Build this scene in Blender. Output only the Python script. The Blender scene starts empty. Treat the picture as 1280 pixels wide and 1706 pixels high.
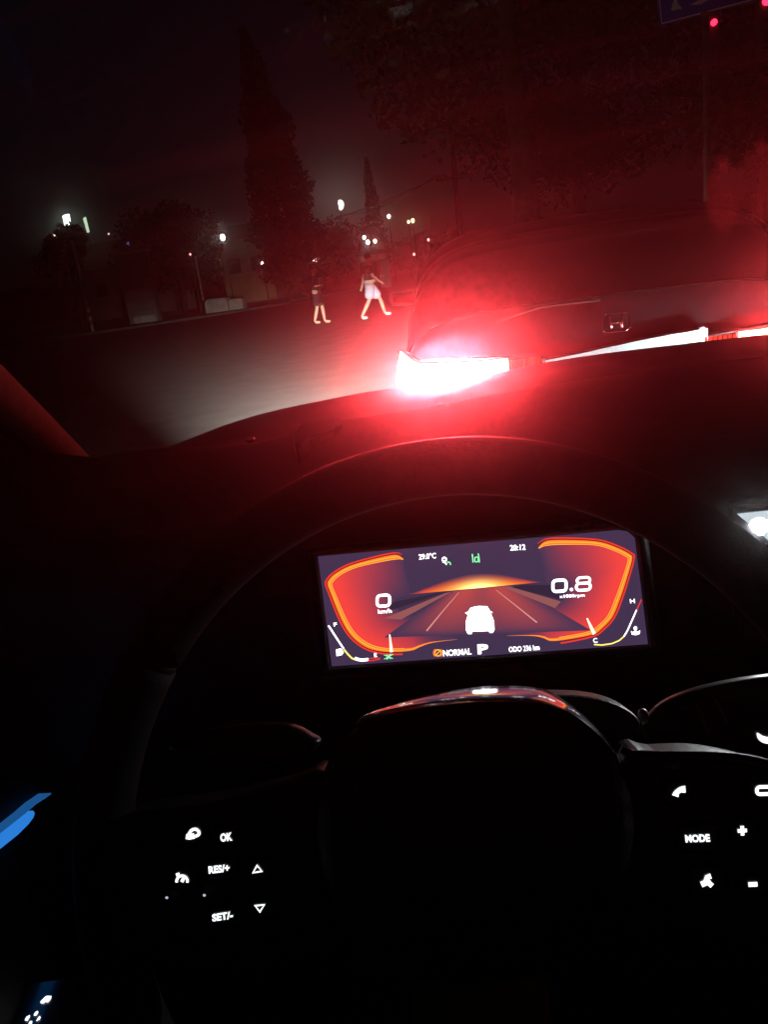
import bpy, bmesh, math, random
from mathutils import Vector, Matrix, noise

random.seed(7)
scene = bpy.context.scene
COL = scene.collection
rad = math.radians

# ------------------------------------------------------------------ camera
EYE = Vector((0.0, 0.0, 1.30))
FOCAL, PCX, PCY = 1300.0, 640.0, 853.0          # of the 1280 x 1706 photograph
YAW, PITCH, ROLL = rad(7.8), rad(17.1), rad(7.6)
FWD = Vector((-math.sin(YAW) * math.cos(PITCH), math.cos(YAW) * math.cos(PITCH), -math.sin(PITCH)))
_r0 = FWD.cross(Vector((0, 0, 1))).normalized()
_u0 = _r0.cross(FWD)
RIGHT = _r0 * math.cos(ROLL) - _u0 * math.sin(ROLL)
UP = _u0 * math.cos(ROLL) + _r0 * math.sin(ROLL)
cam_data = bpy.data.cameras.new('camera')
cam = bpy.data.objects.new('camera', cam_data)
COL.objects.link(cam)
cam.matrix_world = Matrix(((RIGHT.x, UP.x, -FWD.x, EYE.x), (RIGHT.y, UP.y, -FWD.y, EYE.y),
                           (RIGHT.z, UP.z, -FWD.z, EYE.z), (0, 0, 0, 1)))
cam_data.sensor_fit = 'HORIZONTAL'
cam_data.sensor_width = 36.0
cam_data.lens = 36.0 * FOCAL / 1280.0
cam_data.clip_start = 0.02
cam_data.clip_end = 6000
scene.camera = cam

# ------------------------------------------------------------------ night sky and moonlight
world = bpy.data.worlds.new('World')
scene.world = world
world.use_nodes = True
wn = world.node_tree
wn.nodes.clear()
sky = wn.nodes.new('ShaderNodeTexSky')
sky.sky_type = 'NISHITA'
sky.sun_disc = False
sky.sun_elevation = rad(4.8)
sky.sun_rotation = rad(172)
sky.dust_density = 0.4
sky.ozone_density = 4.0
bgn = wn.nodes.new('ShaderNodeBackground')
bgn.inputs['Strength'].default_value = 0.0008
won = wn.nodes.new('ShaderNodeOutputWorld')
wn.links.new(sky.outputs[0], bgn.inputs[0])
wn.links.new(bgn.outputs[0], won.inputs[0])
sun_data = bpy.data.lights.new('moonlight', 'SUN')
sun_data.energy = 0.0012
sun_data.angle = rad(0.5)
sun_data.color = (1.0, 0.95, 0.88)
sun = bpy.data.objects.new('moonlight', sun_data)
COL.objects.link(sun)
sun.rotation_euler = (rad(90 - 4.8), 0, rad(180 + 8))

# ------------------------------------------------------------------ exposure and sampling
scene.view_settings.view_transform = 'Standard'
scene.view_settings.look = 'None'
scene.view_settings.exposure = 0.0
scene.view_settings.gamma = 1.0
scene.view_settings.use_curve_mapping = False
scene.render.engine = 'CYCLES'
scene.cycles.use_denoising = True
scene.cycles.max_bounces = 4
scene.cycles.use_adaptive_sampling = True
scene.cycles.adaptive_threshold = 0.02
scene.cycles.volume_bounces = 0
scene.cycles.transparent_max_bounces = 12
scene.cycles.sample_clamp_indirect = 2.0
scene.cycles.caustics_reflective = False
scene.cycles.caustics_refractive = False

TAIL_GLOW = 160.0
TAIL_POWER = 11.0
TAIL_SPREAD = 10.5
HEADLIGHT_POWER = 70000.0
HAZE_DENSITY = 0.0044
HAZE_G = 0.965


# ------------------------------------------------------------------ helpers: where a line of sight meets the place
def ray(px, py):
    return FWD + RIGHT * ((px - PCX) / FOCAL) - UP * ((py - PCY) / FOCAL)


def at_y(px, py, y):
    d = ray(px, py)
    return EYE + d * (y / d.y)


def at_x(px, py, x):
    d = ray(px, py)
    return EYE + d * (x / d.x)


def at_z(px, py, z=0.0):
    d = ray(px, py)
    return EYE + d * ((z - EYE.z) / d.z)


class Plane:
    def __init__(self, p0, n):
        self.p0, self.n = Vector(p0), Vector(n).normalized()

    def __call__(self, px, py, lift=0.0):
        d = ray(px, py)
        p = self.p0 + self.n * lift
        return EYE + d * ((p - EYE).dot(self.n) / d.dot(self.n))


# ------------------------------------------------------------------ helpers: materials
MATS = {}


def mat(name, base=(0.1, 0.1, 0.1), rough=0.6, metal=0.0, var=0.15, scale=20.0, bump=0.0, bscale=200.0, coat=0.0, spec=0.5):
    if name in MATS:
        return MATS[name]
    m = bpy.data.materials.new(name)
    m.use_nodes = True
    nt = m.node_tree
    b = nt.nodes['Principled BSDF']
    b.inputs['Roughness'].default_value = rough
    b.inputs['Metallic'].default_value = metal
    b.inputs['Coat Weight'].default_value = coat
    b.inputs['Specular IOR Level'].default_value = spec
    tc = nt.nodes.new('ShaderNodeTexCoord')
    nz = nt.nodes.new('ShaderNodeTexNoise')
    nz.inputs['Scale'].default_value = scale
    nz.inputs['Detail'].default_value = 6
    nt.links.new(tc.outputs['Object'], nz.inputs['Vector'])
    cr = nt.nodes.new('ShaderNodeValToRGB')
    lo = tuple(max(0.0, c * (1 - var)) for c in base)
    hi = tuple(min(1.0, c * (1 + var)) for c in base)
    cr.color_ramp.elements[0].position = 0.35
    cr.color_ramp.elements[1].position = 0.65
    cr.color_ramp.elements[0].color = (*lo, 1)
    cr.color_ramp.elements[1].color = (*hi, 1)
    nt.links.new(nz.outputs['Fac'], cr.inputs['Fac'])
    nt.links.new(cr.outputs['Color'], b.inputs['Base Color'])
    if bump > 0:
        n2 = nt.nodes.new('ShaderNodeTexNoise')
        n2.inputs['Scale'].default_value = bscale
        n2.inputs['Detail'].default_value = 4
        nt.links.new(tc.outputs['Object'], n2.inputs['Vector'])
        bp = nt.nodes.new('ShaderNodeBump')
        bp.inputs['Strength'].default_value = bump
        bp.inputs['Distance'].default_value = 0.01
        nt.links.new(n2.outputs['Fac'], bp.inputs['Height'])
        nt.links.new(bp.outputs['Normal'], b.inputs['Normal'])
    MATS[name] = m
    return m


def glow(name, col, strength, big=False):
    if name in MATS:
        return MATS[name]
    m = bpy.data.materials.new(name)
    m.use_nodes = True
    nt = m.node_tree
    nt.nodes.clear()
    e = nt.nodes.new('ShaderNodeEmission')
    e.inputs['Color'].default_value = (*col, 1)
    e.inputs['Strength'].default_value = strength
    o = nt.nodes.new('ShaderNodeOutputMaterial')
    nt.links.new(e.outputs[0], o.inputs[0])
    if strength < 30 and not big:
        m.cycles.emission_sampling = 'NONE'
    MATS[name] = m
    return m


def picture_glow(name, strength):
    """what a screen shows: colours stored with the drawn shapes"""
    if name in MATS:
        return MATS[name]
    m = bpy.data.materials.new(name)
    m.use_nodes = True
    nt = m.node_tree
    nt.nodes.clear()
    a = nt.nodes.new('ShaderNodeVertexColor')
    a.layer_name = 'Col'
    e = nt.nodes.new('ShaderNodeEmission')
    e.inputs['Strength'].default_value = strength
    o = nt.nodes.new('ShaderNodeOutputMaterial')
    nt.links.new(a.outputs['Color'], e.inputs['Color'])
    nt.links.new(e.outputs[0], o.inputs[0])
    MATS[name] = m
    return m


# ------------------------------------------------------------------ helpers: objects
def origin_of(o):
    p = Vector((0, 0, 0))
    while o is not None:
        p += o.location
        o = o.parent
    return p


def mk(name, verts, faces, m, parent=None, smooth=False, cols=None):
    off = origin_of(parent) if parent is not None else Vector((0, 0, 0))
    me = bpy.data.meshes.new(name)
    me.from_pydata([Vector(v) - off for v in verts], [], faces)
    me.update()
    if m is not None:
        me.materials.append(m)
    if smooth:
        for p in me.polygons:
            p.use_smooth = True
    if cols is not None:
        a = me.color_attributes.new('Col', 'FLOAT_COLOR', 'POINT')
        for i, c in enumerate(cols):
            a.data[i].color = (*c, 1)
    o = bpy.data.objects.new(name, me)
    COL.objects.link(o)
    o.parent = parent
    return o


def thing(name, label, cat, loc, group=None):
    o = bpy.data.objects.new(name, None)
    o.empty_display_size = 0.1
    COL.objects.link(o)
    o.location = loc
    return tag(o, label, cat, group)


def tag(o, label=None, cat=None, group=None, kind=None):
    for k, v in (('label', label), ('category', cat), ('group', group), ('kind', kind)):
        if v:
            o[k] = v
    return o


class Geo:
    """collects the faces of one mesh"""
    def __init__(self):
        self.v, self.f = [], []

    def add(self, verts, faces):
        n = len(self.v)
        self.v += [Vector(v) for v in verts]
        self.f += [tuple(i + n for i in f) for f in faces]
        return self

    def box(self, c, s, rot=None):
        c = Vector(c)
        vs = []
        for dx in (-0.5, 0.5):
            for dy in (-0.5, 0.5):
                for dz in (-0.5, 0.5):
                    p = Vector((dx * s[0], dy * s[1], dz * s[2]))
                    vs.append(c + (rot @ p if rot else p))
        return self.add(vs, [(0, 1, 3, 2), (4, 6, 7, 5), (0, 4, 5, 1), (2, 3, 7, 6), (0, 2, 6, 4), (1, 5, 7, 3)])

    def tube(self, pts, r, n=10, closed=False, cap=True):
        pts = [Vector(p) for p in pts]
        rs = r if isinstance(r, (list, tuple)) else [r] * len(pts)
        m = len(pts)
        base = len(self.v)
        prev = None
        for i, p in enumerate(pts):
            if closed:
                t = pts[(i + 1) % m] - pts[i - 1]
            else:
                t = pts[min(i + 1, m - 1)] - pts[max(i - 1, 0)]
            t.normalize()
            if prev is None:
                ref = Vector((0, 0, 1)) if abs(t.z) < 0.9 else Vector((1, 0, 0))
                a = t.cross(ref).normalized()
            else:
                a = (prev - t * prev.dot(t)).normalized()
            prev = a
            b = t.cross(a)
            for k in range(n):
                q = 2 * math.pi * k / n
                self.v.append(p + (a * math.cos(q) + b * math.sin(q)) * rs[i])
        lim = m if closed else m - 1
        for i in range(lim):
            j = (i + 1) % m
            for k in range(n):
                l = (k + 1) % n
                self.f.append((base + i * n + k, base + i * n + l, base + j * n + l, base + j * n + k))
        if cap and not closed:
            self.f.append(tuple(base + k for k in reversed(range(n))))
            self.f.append(tuple(base + (m - 1) * n + k for k in range(n)))
        return self

    def ball(self, c, r, seg=12, rings=8):
        c = Vector(c)
        r = Vector(r) if hasattr(r, '__len__') else Vector((r, r, r))
        vs, fs = [], []
        for i in range(rings + 1):
            t = math.pi * i / rings
            for k in range(seg):
                q = 2 * math.pi * k / seg
                vs.append(c + Vector((r.x * math.sin(t) * math.cos(q), r.y * math.sin(t) * math.sin(q), r.z * math.cos(t))))
        for i in range(rings):
            for k in range(seg):
                l = (k + 1) % seg
                fs.append((i * seg + k, (i + 1) * seg + k, (i + 1) * seg + l, i * seg + l))
        return self.add(vs, fs)

    def prism(self, front, back):
        """two outlines of equal count, joined"""
        n = len(front)
        fs = [tuple(range(n)), tuple(reversed(range(n, 2 * n)))]
        for i in range(n):
            j = (i + 1) % n
            fs.append((i, n + i, n + j, j))
        return self.add(list(front) + list(back), fs)

    def build(self, name, m, parent=None, smooth=False):
        o = mk(name, self.v, self.f, m, parent, smooth)
        bm = bmesh.new()
        bm.from_mesh(o.data)
        bmesh.ops.recalc_face_normals(bm, faces=bm.faces)
        bm.to_mesh(o.data)
        bm.free()
        return o


def soften(o, w=0.004, seg=2):
    b = o.modifiers.new('soft edge', 'BEVEL')
    b.width = w
    b.segments = seg
    b.limit_method = 'ANGLE'
    return o


def curve_through(pts, n=6, closed=False):
    """Catmull-Rom through 2-D or 3-D points"""
    P = [Vector(p) for p in pts]
    out = []
    m = len(P)
    rng = range(m) if closed else range(m - 1)
    for i in rng:
        if closed:
            a, b, c, d = P[i - 1], P[i], P[(i + 1) % m], P[(i + 2) % m]
        else:
            a, b, c, d = P[max(i - 1, 0)], P[i], P[i + 1], P[min(i + 2, m - 1)]
        for k in range(n):
            t = k / n
            out.append(0.5 * ((2 * b) + (c - a) * t + (2 * a - 5 * b + 4 * c - d) * t * t + (3 * b - a - 3 * c + d) * t ** 3))
    if not closed:
        out.append(P[-1])
    return out


# ---- flat print and lit marks drawn on a plane of the place
def ribbon(name, plane, pts, widths, m, parent, lift, closed=False, cols=None):
    P = [Vector((p[0], p[1])) for p in pts]
    n = len(P)
    W = widths if isinstance(widths, (list, tuple)) else [widths] * n
    vs, fs, cc = [], [], []
    for i, p in enumerate(P):
        t = (P[(i + 1) % n] - P[i - 1]) if closed else (P[min(i + 1, n - 1)] - P[max(i - 1, 0)])
        if t.length < 1e-6:
            t = Vector((1, 0))
        t.normalize()
        nn = Vector((-t.y, t.x))
        for s in (-0.5, 0.5):
            q = p + nn * (W[i] * s)
            vs.append(plane(q.x, q.y, lift))
            if cols:
                cc.append(cols[i])
    for i in range(n if closed else n - 1):
        j = (i + 1) % n
        fs.append((2 * i, 2 * j, 2 * j + 1, 2 * i + 1))
    return mk(name, vs, fs, m, parent, cols=cc if cols else None)


def patch(name, plane, pts, m, parent, lift):
    return mk(name, [plane(p[0], p[1], lift) for p in pts], [tuple(range(len(pts)))], m, parent)


def multi_patch(name, plane, polys, m, parent, lift):
    g = Geo()
    for pts in polys:
        g.add([plane(p[0], p[1], lift) for p in pts], [tuple(range(len(pts)))])
    return mk(name, g.v, g.f, m, parent)


def lettering(name, plane, text, bl, br, tl, m, parent, lift, bold=0.0):
    cu = bpy.data.curves.new(name, 'FONT')
    cu.body = text
    cu.offset = bold
    cu.resolution_u = 3
    tmp = bpy.data.objects.new(name, cu)
    COL.objects.link(tmp)
    bpy.context.view_layer.update()
    dg = bpy.context.evaluated_depsgraph_get()
    me = bpy.data.meshes.new_from_object(tmp.evaluated_get(dg))
    xs = [v.co.x for v in me.vertices]
    ys = [v.co.y for v in me.vertices]
    x0, x1, y0, y1 = min(xs), max(xs), min(ys), max(ys)
    vs = []
    for v in me.vertices:
        a, b = (v.co.x - x0) / (x1 - x0), (v.co.y - y0) / (y1 - y0)
        vs.append(plane(bl[0] + a * (br[0] - bl[0]) + b * (tl[0] - bl[0]), bl[1] + a * (br[1] - bl[1]) + b * (tl[1] - bl[1]), lift))
    fs = [tuple(p.vertices) for p in me.polygons]
    bpy.data.objects.remove(tmp)
    bpy.data.meshes.remove(me)
    return mk(name, vs, fs, m, parent)


def arc(cx, cy, rx, ry, a0, a1, n=16):
    return [(cx + rx * math.cos(rad(a0 + (a1 - a0) * i / n)), cy + ry * math.sin(rad(a0 + (a1 - a0) * i / n))) for i in range(n + 1)]


def round_rect(x0, y0, x1, y1, r, slope=0.0, n=5):
    pts = []
    for cx, cy, a in ((x1 - r, y0 + r, -90), (x1 - r, y1 - r, 0), (x0 + r, y1 - r, 90), (x0 + r, y0 + r, 180)):
        pts += arc(cx, cy, r, r, a, a + 90, n)
    mx = (x0 + x1) / 2
    return [(x, y - (x - mx) * slope) for x, y in pts]


# ================================================================== THE STREET
M_asphalt = mat('asphalt', (0.092, 0.089, 0.083), 0.9, var=0.16, scale=2.2, bump=0.3, bscale=90)
M_earth = mat('verge earth', (0.05, 0.045, 0.035), 0.95, var=0.4, scale=0.6, bump=0.5, bscale=8)
M_concrete = mat('weathered concrete', (0.40, 0.42, 0.38), 0.9, var=0.2, scale=3, bump=0.4, bscale=40)
M_paving = mat('grey paving', (0.08, 0.08, 0.075), 0.9, var=0.25, scale=2, bump=0.4, bscale=30)
M_bark = mat('bark', (0.07, 0.05, 0.035), 0.9, var=0.4, scale=9, bump=0.8, bscale=30)
M_leaf = mat('dark green foliage', (0.025, 0.045, 0.018), 0.7, var=0.5, scale=1.5)
M_cypress = mat('cypress foliage', (0.02, 0.032, 0.018), 0.8, var=0.4, scale=1.5)
M_steel = mat('galvanised steel', (0.30, 0.30, 0.31), 0.45, 0.6, var=0.15, scale=14)
M_dark_metal = mat('dark painted metal', (0.04, 0.04, 0.045), 0.5, var=0.2)
M_wall = mat('plastered wall', (0.20, 0.19, 0.17), 0.9, var=0.2, scale=1.2, bump=0.3, bscale=20)
M_wall2 = mat('ochre plastered wall', (0.30, 0.27, 0.14), 0.9, var=0.2, scale=1.2, bump=0.3, bscale=20)
M_roof = mat('dark roof tile', (0.07, 0.045, 0.035), 0.85, var=0.3, scale=4)
M_glass_dark = mat('dark window glass', (0.01, 0.012, 0.015), 0.08, var=0.1)

ROAD_L, ROAD_R = -9.5, 9.0
g = Geo().add([(-240, -30, 0), (240, -30, 0), (240, 390, 0), (-240, 390, 0)], [(0, 1, 2, 3)])
tag(g.build('ground', M_earth), kind='structure')


def strip(name, x0, x1, y0, y1, z, m, n=60, amp=0.0):
    vs, fs = [], []
    nx = 8
    for j in range(n + 1):
        y = y0 + (y1 - y0) * (j / n) ** 1.6
        for i in range(nx + 1):
            x = x0 + (x1 - x0) * i / nx
            vs.append((x, y, z + amp * noise.noise(Vector((x * 0.35, y * 0.35, 3.0)))))
    for j in range(n):
        for i in range(nx):
            a = j * (nx + 1) + i
            fs.append((a, a + 1, a + nx + 2, a + nx + 1))
    return mk(name, vs, fs, m, smooth=True)


tag(strip('road', -45.0, ROAD_R, -20, 260, 0.02, M_asphalt, 90, 0.003), kind='structure')
edge = [(-60, 31), (-32, 35.5), (-19.5, 40.2), (-15.2, 43.2), (-12.8, 46.5), (-11.2, 51), (-10.2, 58), (-9.8, 70), (-9.8, 120)]
EDGE = curve_through([Vector((a, b, 0)) for a, b in edge], 8)
top = [Vector((v.x - .14, v.y + .1, .15)) for v in EDGE] + [Vector((-60, 250, .15))]
low = [Vector((v.x, v.y, -.05)) for v in top]
tag(Geo().prism(top, low).build('pavement', M_paving), kind='structure')
kerb = tag(bpy.data.objects.new('kerb', None), kind='structure')
COL.objects.link(kerb)
kerb.location = (-13, 46, 0)
stone = Geo().box((0, 0, 0.08), (0.98, 0.26, 0.155)).build('kerb_stone', M_paving)
soften(stone, 0.02)
run, k = 0.0, 0
for a, b in zip(EDGE, EDGE[1:]):
    if a.x < -33:
        continue
    d = (b - a)
    run += d.length
    ang = math.atan2(d.y, d.x)
    while run >= 1.0 and k < 90:
        run -= 1.0
        c = stone if k == 0 else stone.copy()
        if k:
            COL.objects.link(c)
        c.parent = kerb
        q = b - d.normalized() * run
        c.location = (q.x + 13, q.y - 46, random.uniform(-0.01, 0.006))
        c.rotation_euler = (0, 0, ang)
        k += 1


# ------------------------------------------------------------------ trees
def leaf_cloud(samples, size, seed):
    rnd = random.Random(seed)
    vs, fs = [], []
    for p in samples:
        a = Vector((rnd.gauss(0, 1), rnd.gauss(0, 1), rnd.gauss(0, 1))).normalized()
        b = a.cross(Vector((rnd.gauss(0, 1), rnd.gauss(0, 1), rnd.gauss(0, 1)))).normalized()
        s = size * rnd.uniform(0.6, 1.4)
        n = len(vs)
        vs += [p - a * s, p + b * s * 0.45, p + a * s, p - b * s * 0.45]
        fs.append((n, n + 1, n + 2, n + 3))
    return vs, fs


def broad_tree(label, base, height, spread, n, size, seed, group, low=0.35):
    rnd = random.Random(seed)
    base = Vector(base)
    t = thing('street_tree', label, 'tree', base, group)
    tr = Geo()
    top = base + Vector((rnd.uniform(-.3, .3), rnd.uniform(-.3, .3), height * 0.75))
    k = height / 8
    tr.tube([base, base.lerp(top, 0.3) + Vector((.08, .05, 0)), base.lerp(top, 0.65), top], [0.22 * k, 0.17 * k, 0.11 * k, 0.04 * k], 9)
    cl = []
    for i in range(11):
        q = rnd.uniform(0, 6.28)
        h = height * rnd.uniform(low, 0.9)
        rr = spread * rnd.uniform(0.25, 0.75) * (1.15 - 0.5 * abs(h / height - 0.62))
        c = base + Vector((rr * math.cos(q), rr * math.sin(q), h))
        cl.append((c, spread * rnd.uniform(0.3, 0.5)))
        st = base.lerp(top, min(0.95, 0.35 + 0.5 * h / height))
        tr.tube([st, st.lerp(c, 0.5) + Vector((0, 0, 0.1)), c], [0.07 * k, 0.045 * k, 0.015 * k], 6)
    tr.build('trunk', M_bark, t, True)
    pts = []
    for _ in range(n):
        c, r = rnd.choice(cl)
        d = Vector((rnd.gauss(0, 1), rnd.gauss(0, 1), rnd.gauss(0, 0.75)))
        d = d.normalized() * r * rnd.random() ** 0.45
        pts.append(c + d)
    vs, fs = leaf_cloud(pts, size, seed + 1)
    mk('crown', vs, fs, M_leaf, t)
    return t


def cypress(label, base, height, radius, n, size, seed, lean=0.0):
    rnd = random.Random(seed)
    base = Vector(base)
    t = thing('cypress_tree', label, 'tree', base, 'cypresses against the night sky')
    Geo().tube([base, base + Vector((0, 0, height * 0.5)), base + Vector((lean, 0, height * 0.97))], [radius * 0.14, radius * 0.09, 0.03], 8).build('trunk', M_bark, t, True)
    pts = []
    for _ in range(n):
        h = rnd.random() ** 1.25
        prof = (1 - h) ** 0.75 * min(1.0, 0.35 + h * 5)
        q = rnd.uniform(0, 6.28)
        wob = 1 + 0.5 * noise.noise(Vector((math.cos(q) * 1.5, math.sin(q) * 1.5, h * 9 + seed))) + 0.3 * noise.noise(Vector((math.cos(q) * 4, math.sin(q) * 4, h * 30 + seed)))
        rr = radius * prof * wob * rnd.random() ** 0.4
        pts.append(base + Vector((rr * math.cos(q) + lean * h, rr * math.sin(q), 0.3 + h * height)))
    vs, fs = leaf_cloud(pts, size, seed)
    mk('crown', vs, fs, M_cypress, t)
    return t


# tall cypress behind the crossing people, small one to its side
p = at_y(498, 455, 55.0)
cypress('tall broad cypress rising dark against the sky beside the moon', (p.x, 55, 0), 16.5, 3.1, 15000, 0.2, 3, -1.2)
p = at_y(632, 440, 80.0)
cypress('small slender cypress far down the street by the trio of lamps', (p.x, 80, 0), 11.2, 1.35, 4000, 0.2, 5)
# broad trees
G_T = 'dark street trees'
p = at_y(300, 470, 60)
broad_tree('rounded dark tree behind the grey pillar and the thin striped post', (p.x, 60, 0), 9.0, 4.2, 7000, 0.22, 11, G_T)
p = at_y(125, 480, 47)
broad_tree('small dense dark tree just below the bright white floodlight', (p.x, 47, 0), 6.6, 1.6, 3500, 0.16, 12, G_T, 0.6)
broad_tree('large leafy tree towering over the far side of the car ahead', (1.2, 15.5, 0), 11.0, 4.2, 16000, 0.13, 13, G_T, 0.42)
broad_tree('leafy tree whose pale leaf tips brush the blue road sign', (6.2, 17.5, 0), 9.5, 3.6, 12000, 0.12, 14, G_T, 0.3)
broad_tree('tree with drooping branches behind the utility pole', (4.6, 34.0, 0), 11.0, 4.6, 9000, 0.18, 15, G_T, 0.3)
p = at_y(560, 455, 95)
broad_tree('low spreading tree under the moon', (p.x, 95, 0), 6.5, 5.0, 4500, 0.28, 16, G_T, 0.35)
p = at_y(405, 455, 66)
broad_tree('bushy tree beside the ochre house', (p.x - 3.2, 63, 0), 5.6, 2.4, 3000, 0.2, 17, G_T)

# far wood closing the street
rnd = random.Random(31)
pts = []
for _ in range(16000):
    x = rnd.uniform(-150, 150)
    y = 190 + rnd.gauss(0, 6)
    top = 7 + 2.6 * noise.noise(Vector((x * 0.06, 0, 1))) + 1.6 * noise.noise(Vector((x * 0.25, 0, 5)))
    pts.append(Vector((x, y, top * rnd.random() ** 0.6)))
vs, fs = leaf_cloud(pts, 0.9, 32)
tag(mk('far_wood', vs, fs, M_leaf), 'dark far-off wood closing the end of the street', 'wood', kind='stuff')
hv, hf = [], []
for j in range(3):
    for i in range(41):
        x = -240 + 12 * i
        hz = (0, 9.0, 0)[j] * (0.75 + 0.5 * noise.noise(Vector((x * 0.02, 3, 1))))
        hv.append((x, (300, 345, 389)[j], hz))
for j in range(2):
    for i in range(40):
        a = j * 41 + i
        hf.append((a, a + 1, a + 42, a + 41))
tag(mk('hills', hv, hf, M_earth, smooth=True), kind='structure')


# ------------------------------------------------------------------ houses
def house(label, x, y, w, d, h, m, roof_h, lit=None):
    t = thing('house', label, 'house', (x, y, 0), 'houses behind the pavement')
    soften(Geo().box((x, y, h / 2), (w, d, h)).build('wall', m, t), 0.03)
    o = 0.4
    A = [(x - w / 2 - o, y - d / 2 - o, h + .003), (x + w / 2 + o, y - d / 2 - o, h + .003), (x + w / 2 + o, y + d / 2 + o, h + .003), (x - w / 2 - o, y + d / 2 + o, h + .003)]
    rf = Geo().add(A + [(x - w / 2 - o, y, h + roof_h), (x + w / 2 + o, y, h + roof_h)],
                   [(0, 1, 5, 4), (2, 3, 4, 5), (0, 4, 3), (1, 2, 5), (3, 2, 1, 0)]).build('roof', M_roof, t)
    Geo().box((x + w * 0.28, y + 0.4, h + roof_h * 0.85), (0.5, 0.5, 1.1)).build('chimney', m, rf)
    for i, fx in enumerate((-0.3, 0.05)):
        wx = x + w * fx
        wd = Geo().box((wx, y - d / 2 - 0.01, h * 0.6), (1.0, 0.06, 1.15)).build('window', M_dark_metal, t)
        Geo().box((wx, y - d / 2 - 0.045, h * 0.6), (0.86, 0.02, 1.0)).build('pane', M_glass_dark, wd)
        Geo().box((wx, y - d / 2 - 0.08, h * 0.6 - 0.63), (1.2, 0.16, 0.07)).build('sill', M_concrete, wd)
    dr = Geo().box((x + w * 0.36, y - d / 2 - 0.02, 1.05), (0.95, 0.07, 2.1)).build('door', M_dark_metal, t)
    Geo().ball((x + w * 0.36 - 0.36, y - d / 2 - 0.08, 1.05), 0.035, 8, 6).build('handle', M_steel, dr)
    return t


p = at_y(235, 470, 74)
house('low dark house under a pitched roof between floodlight and rounded tree', p.x, 76, 11, 7, 4.6, M_wall, 2.6)
p = at_y(432, 460, 66)
house('dim ochre house front left of the tall cypress', p.x, 68, 5.4, 6, 5.1, M_wall2, 1.3)
p = at_y(618, 440, 62)
house('small ochre kiosk lit by three lamps over its roof', p.x + .2, 63.2, 1.9, 2.0, 2.5, M_wall2, 0.35)

# ------------------------------------------------------------------ lamps along the far street
M_bulb_w = glow('cool white lamp light', (0.95, 0.98, 1.0), 14)
M_bulb_c = glow('ivory lamp light', (1.0, 0.93, 0.78), 14)
M_bulb_o = glow('amber lamp light', (1.0, 0.72, 0.35), 10)
M_bulb_b = glow('blue lamp light', (0.25, 0.35, 1.0), 2.2)
M_bulb_d = glow('dim lamp light', (1.0, 0.55, 0.5), 2.5)
M_lampframe = mat('lamp housing', (0.10, 0.10, 0.10), 0.5, 0.3)


def lamp(px, py, dist, r, m, label, group='distant street lamps'):
    c = at_y(px, py, dist)
    t = thing('street_lamp', label, 'lamp', (c.x, c.y + 0.02, 0), group)
    Geo().tube([(c.x, c.y + .02, 0), (c.x, c.y + .02, c.z - r * 1.05)], [0.055, 0.035], 8).build('post', M_lampframe, t, True)
    Geo().ball(c, (r * 0.85, r * 0.85, r * 1.15), 12, 8).build('bulb', m, t, True)
    Geo().tube([(c.x, c.y, c.z + r * 1.02), (c.x, c.y, c.z + r * 1.35)], [r * 0.75, r * 0.12], 10).build('cap', M_lampframe, t, True)
    return t


lamp(371, 396, 58, 0.19, M_bulb_w, 'white globe lamp between the rounded tree and the ochre house')
lamp(487, 401, 60, 0.13, M_bulb_w, 'bluish white lamp in front of the tall cypress')
lamp(438, 440, 58, 0.13, M_bulb_w, 'small white lamp low under the ochre house')
lamp(525, 434, 56, 0.13, M_bulb_d if False else M_bulb_c, 'pinkish lamp above the walker in dark clothes')
lamp(607, 396, 60, 0.12, M_bulb_c, 'uppermost of the three lamps over the kiosk')
lamp(613, 404, 60, 0.14, M_bulb_w, 'brightest and lowest of the three lamps over the kiosk')
lamp(625, 402, 60, 0.12, M_bulb_c, 'lamp nearest the small cypress among the three over the kiosk')
lamp(648, 361, 78, 0.16, M_bulb_c, 'single ivory lamp high beside the small cypress')
lamp(681, 370, 82, 0.13, M_bulb_o, 'dimmer lamp of the close amber pair beside the pale notice board')
lamp(688, 368, 80, 0.17, M_bulb_o, 'brighter lamp of the close amber pair beside the pale notice board')
lamp(714, 400, 64, 0.10, M_bulb_d, 'faint reddish lamp under the pale notice board')
lamp(690, 424, 62, 0.10, M_bulb_d, 'faint reddish lamp low above the car mirror')
lamp(213, 407, 70, 0.13, M_bulb_b, 'little blue lamp above the grey pillar')
lamp(250, 430, 62, 0.06, M_bulb_o, 'pinpoint orange lamp right of the grey pillar')
lamp(181, 390, 72, 0.07, M_bulb_d, 'faint lamp between floodlight strip and blue lamp')
lamp(317, 424, 52, 0.07, M_bulb_d, 'faint lamp by the top of the thin striped post')

# floodlights
M_flood = glow('greenish white floodlight', (0.82, 1.0, 0.86), 4.5)
M_flood2 = glow('pale green tube light', (0.75, 1.0, 0.7), 0.9)


def floodlight(label, quads, dist, post_px, m):
    c = at_y(post_px[0], post_px[1], dist)
    t = thing('floodlight', label, 'floodlight', (c.x, dist + 0.1, 0), 'floodlights at the sports ground')
    Geo().tube([(c.x, dist + .1, 0), (c.x, dist + .1, c.z)], [0.12, 0.07], 8).build('mast', M_lampframe, t, True)
    for q in quads:
        P = [at_y(a, b, dist) for a, b in q]
        Geo().prism(P, [v + Vector((0, 0.18, 0)) for v in P]).build('lamp_panel', m, t)
        Geo().prism([v + Vector((0, 0.185, 0)) for v in P], [v + Vector((0, 0.3, 0)) for v in P]).build('housing', M_lampframe, t)


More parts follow.
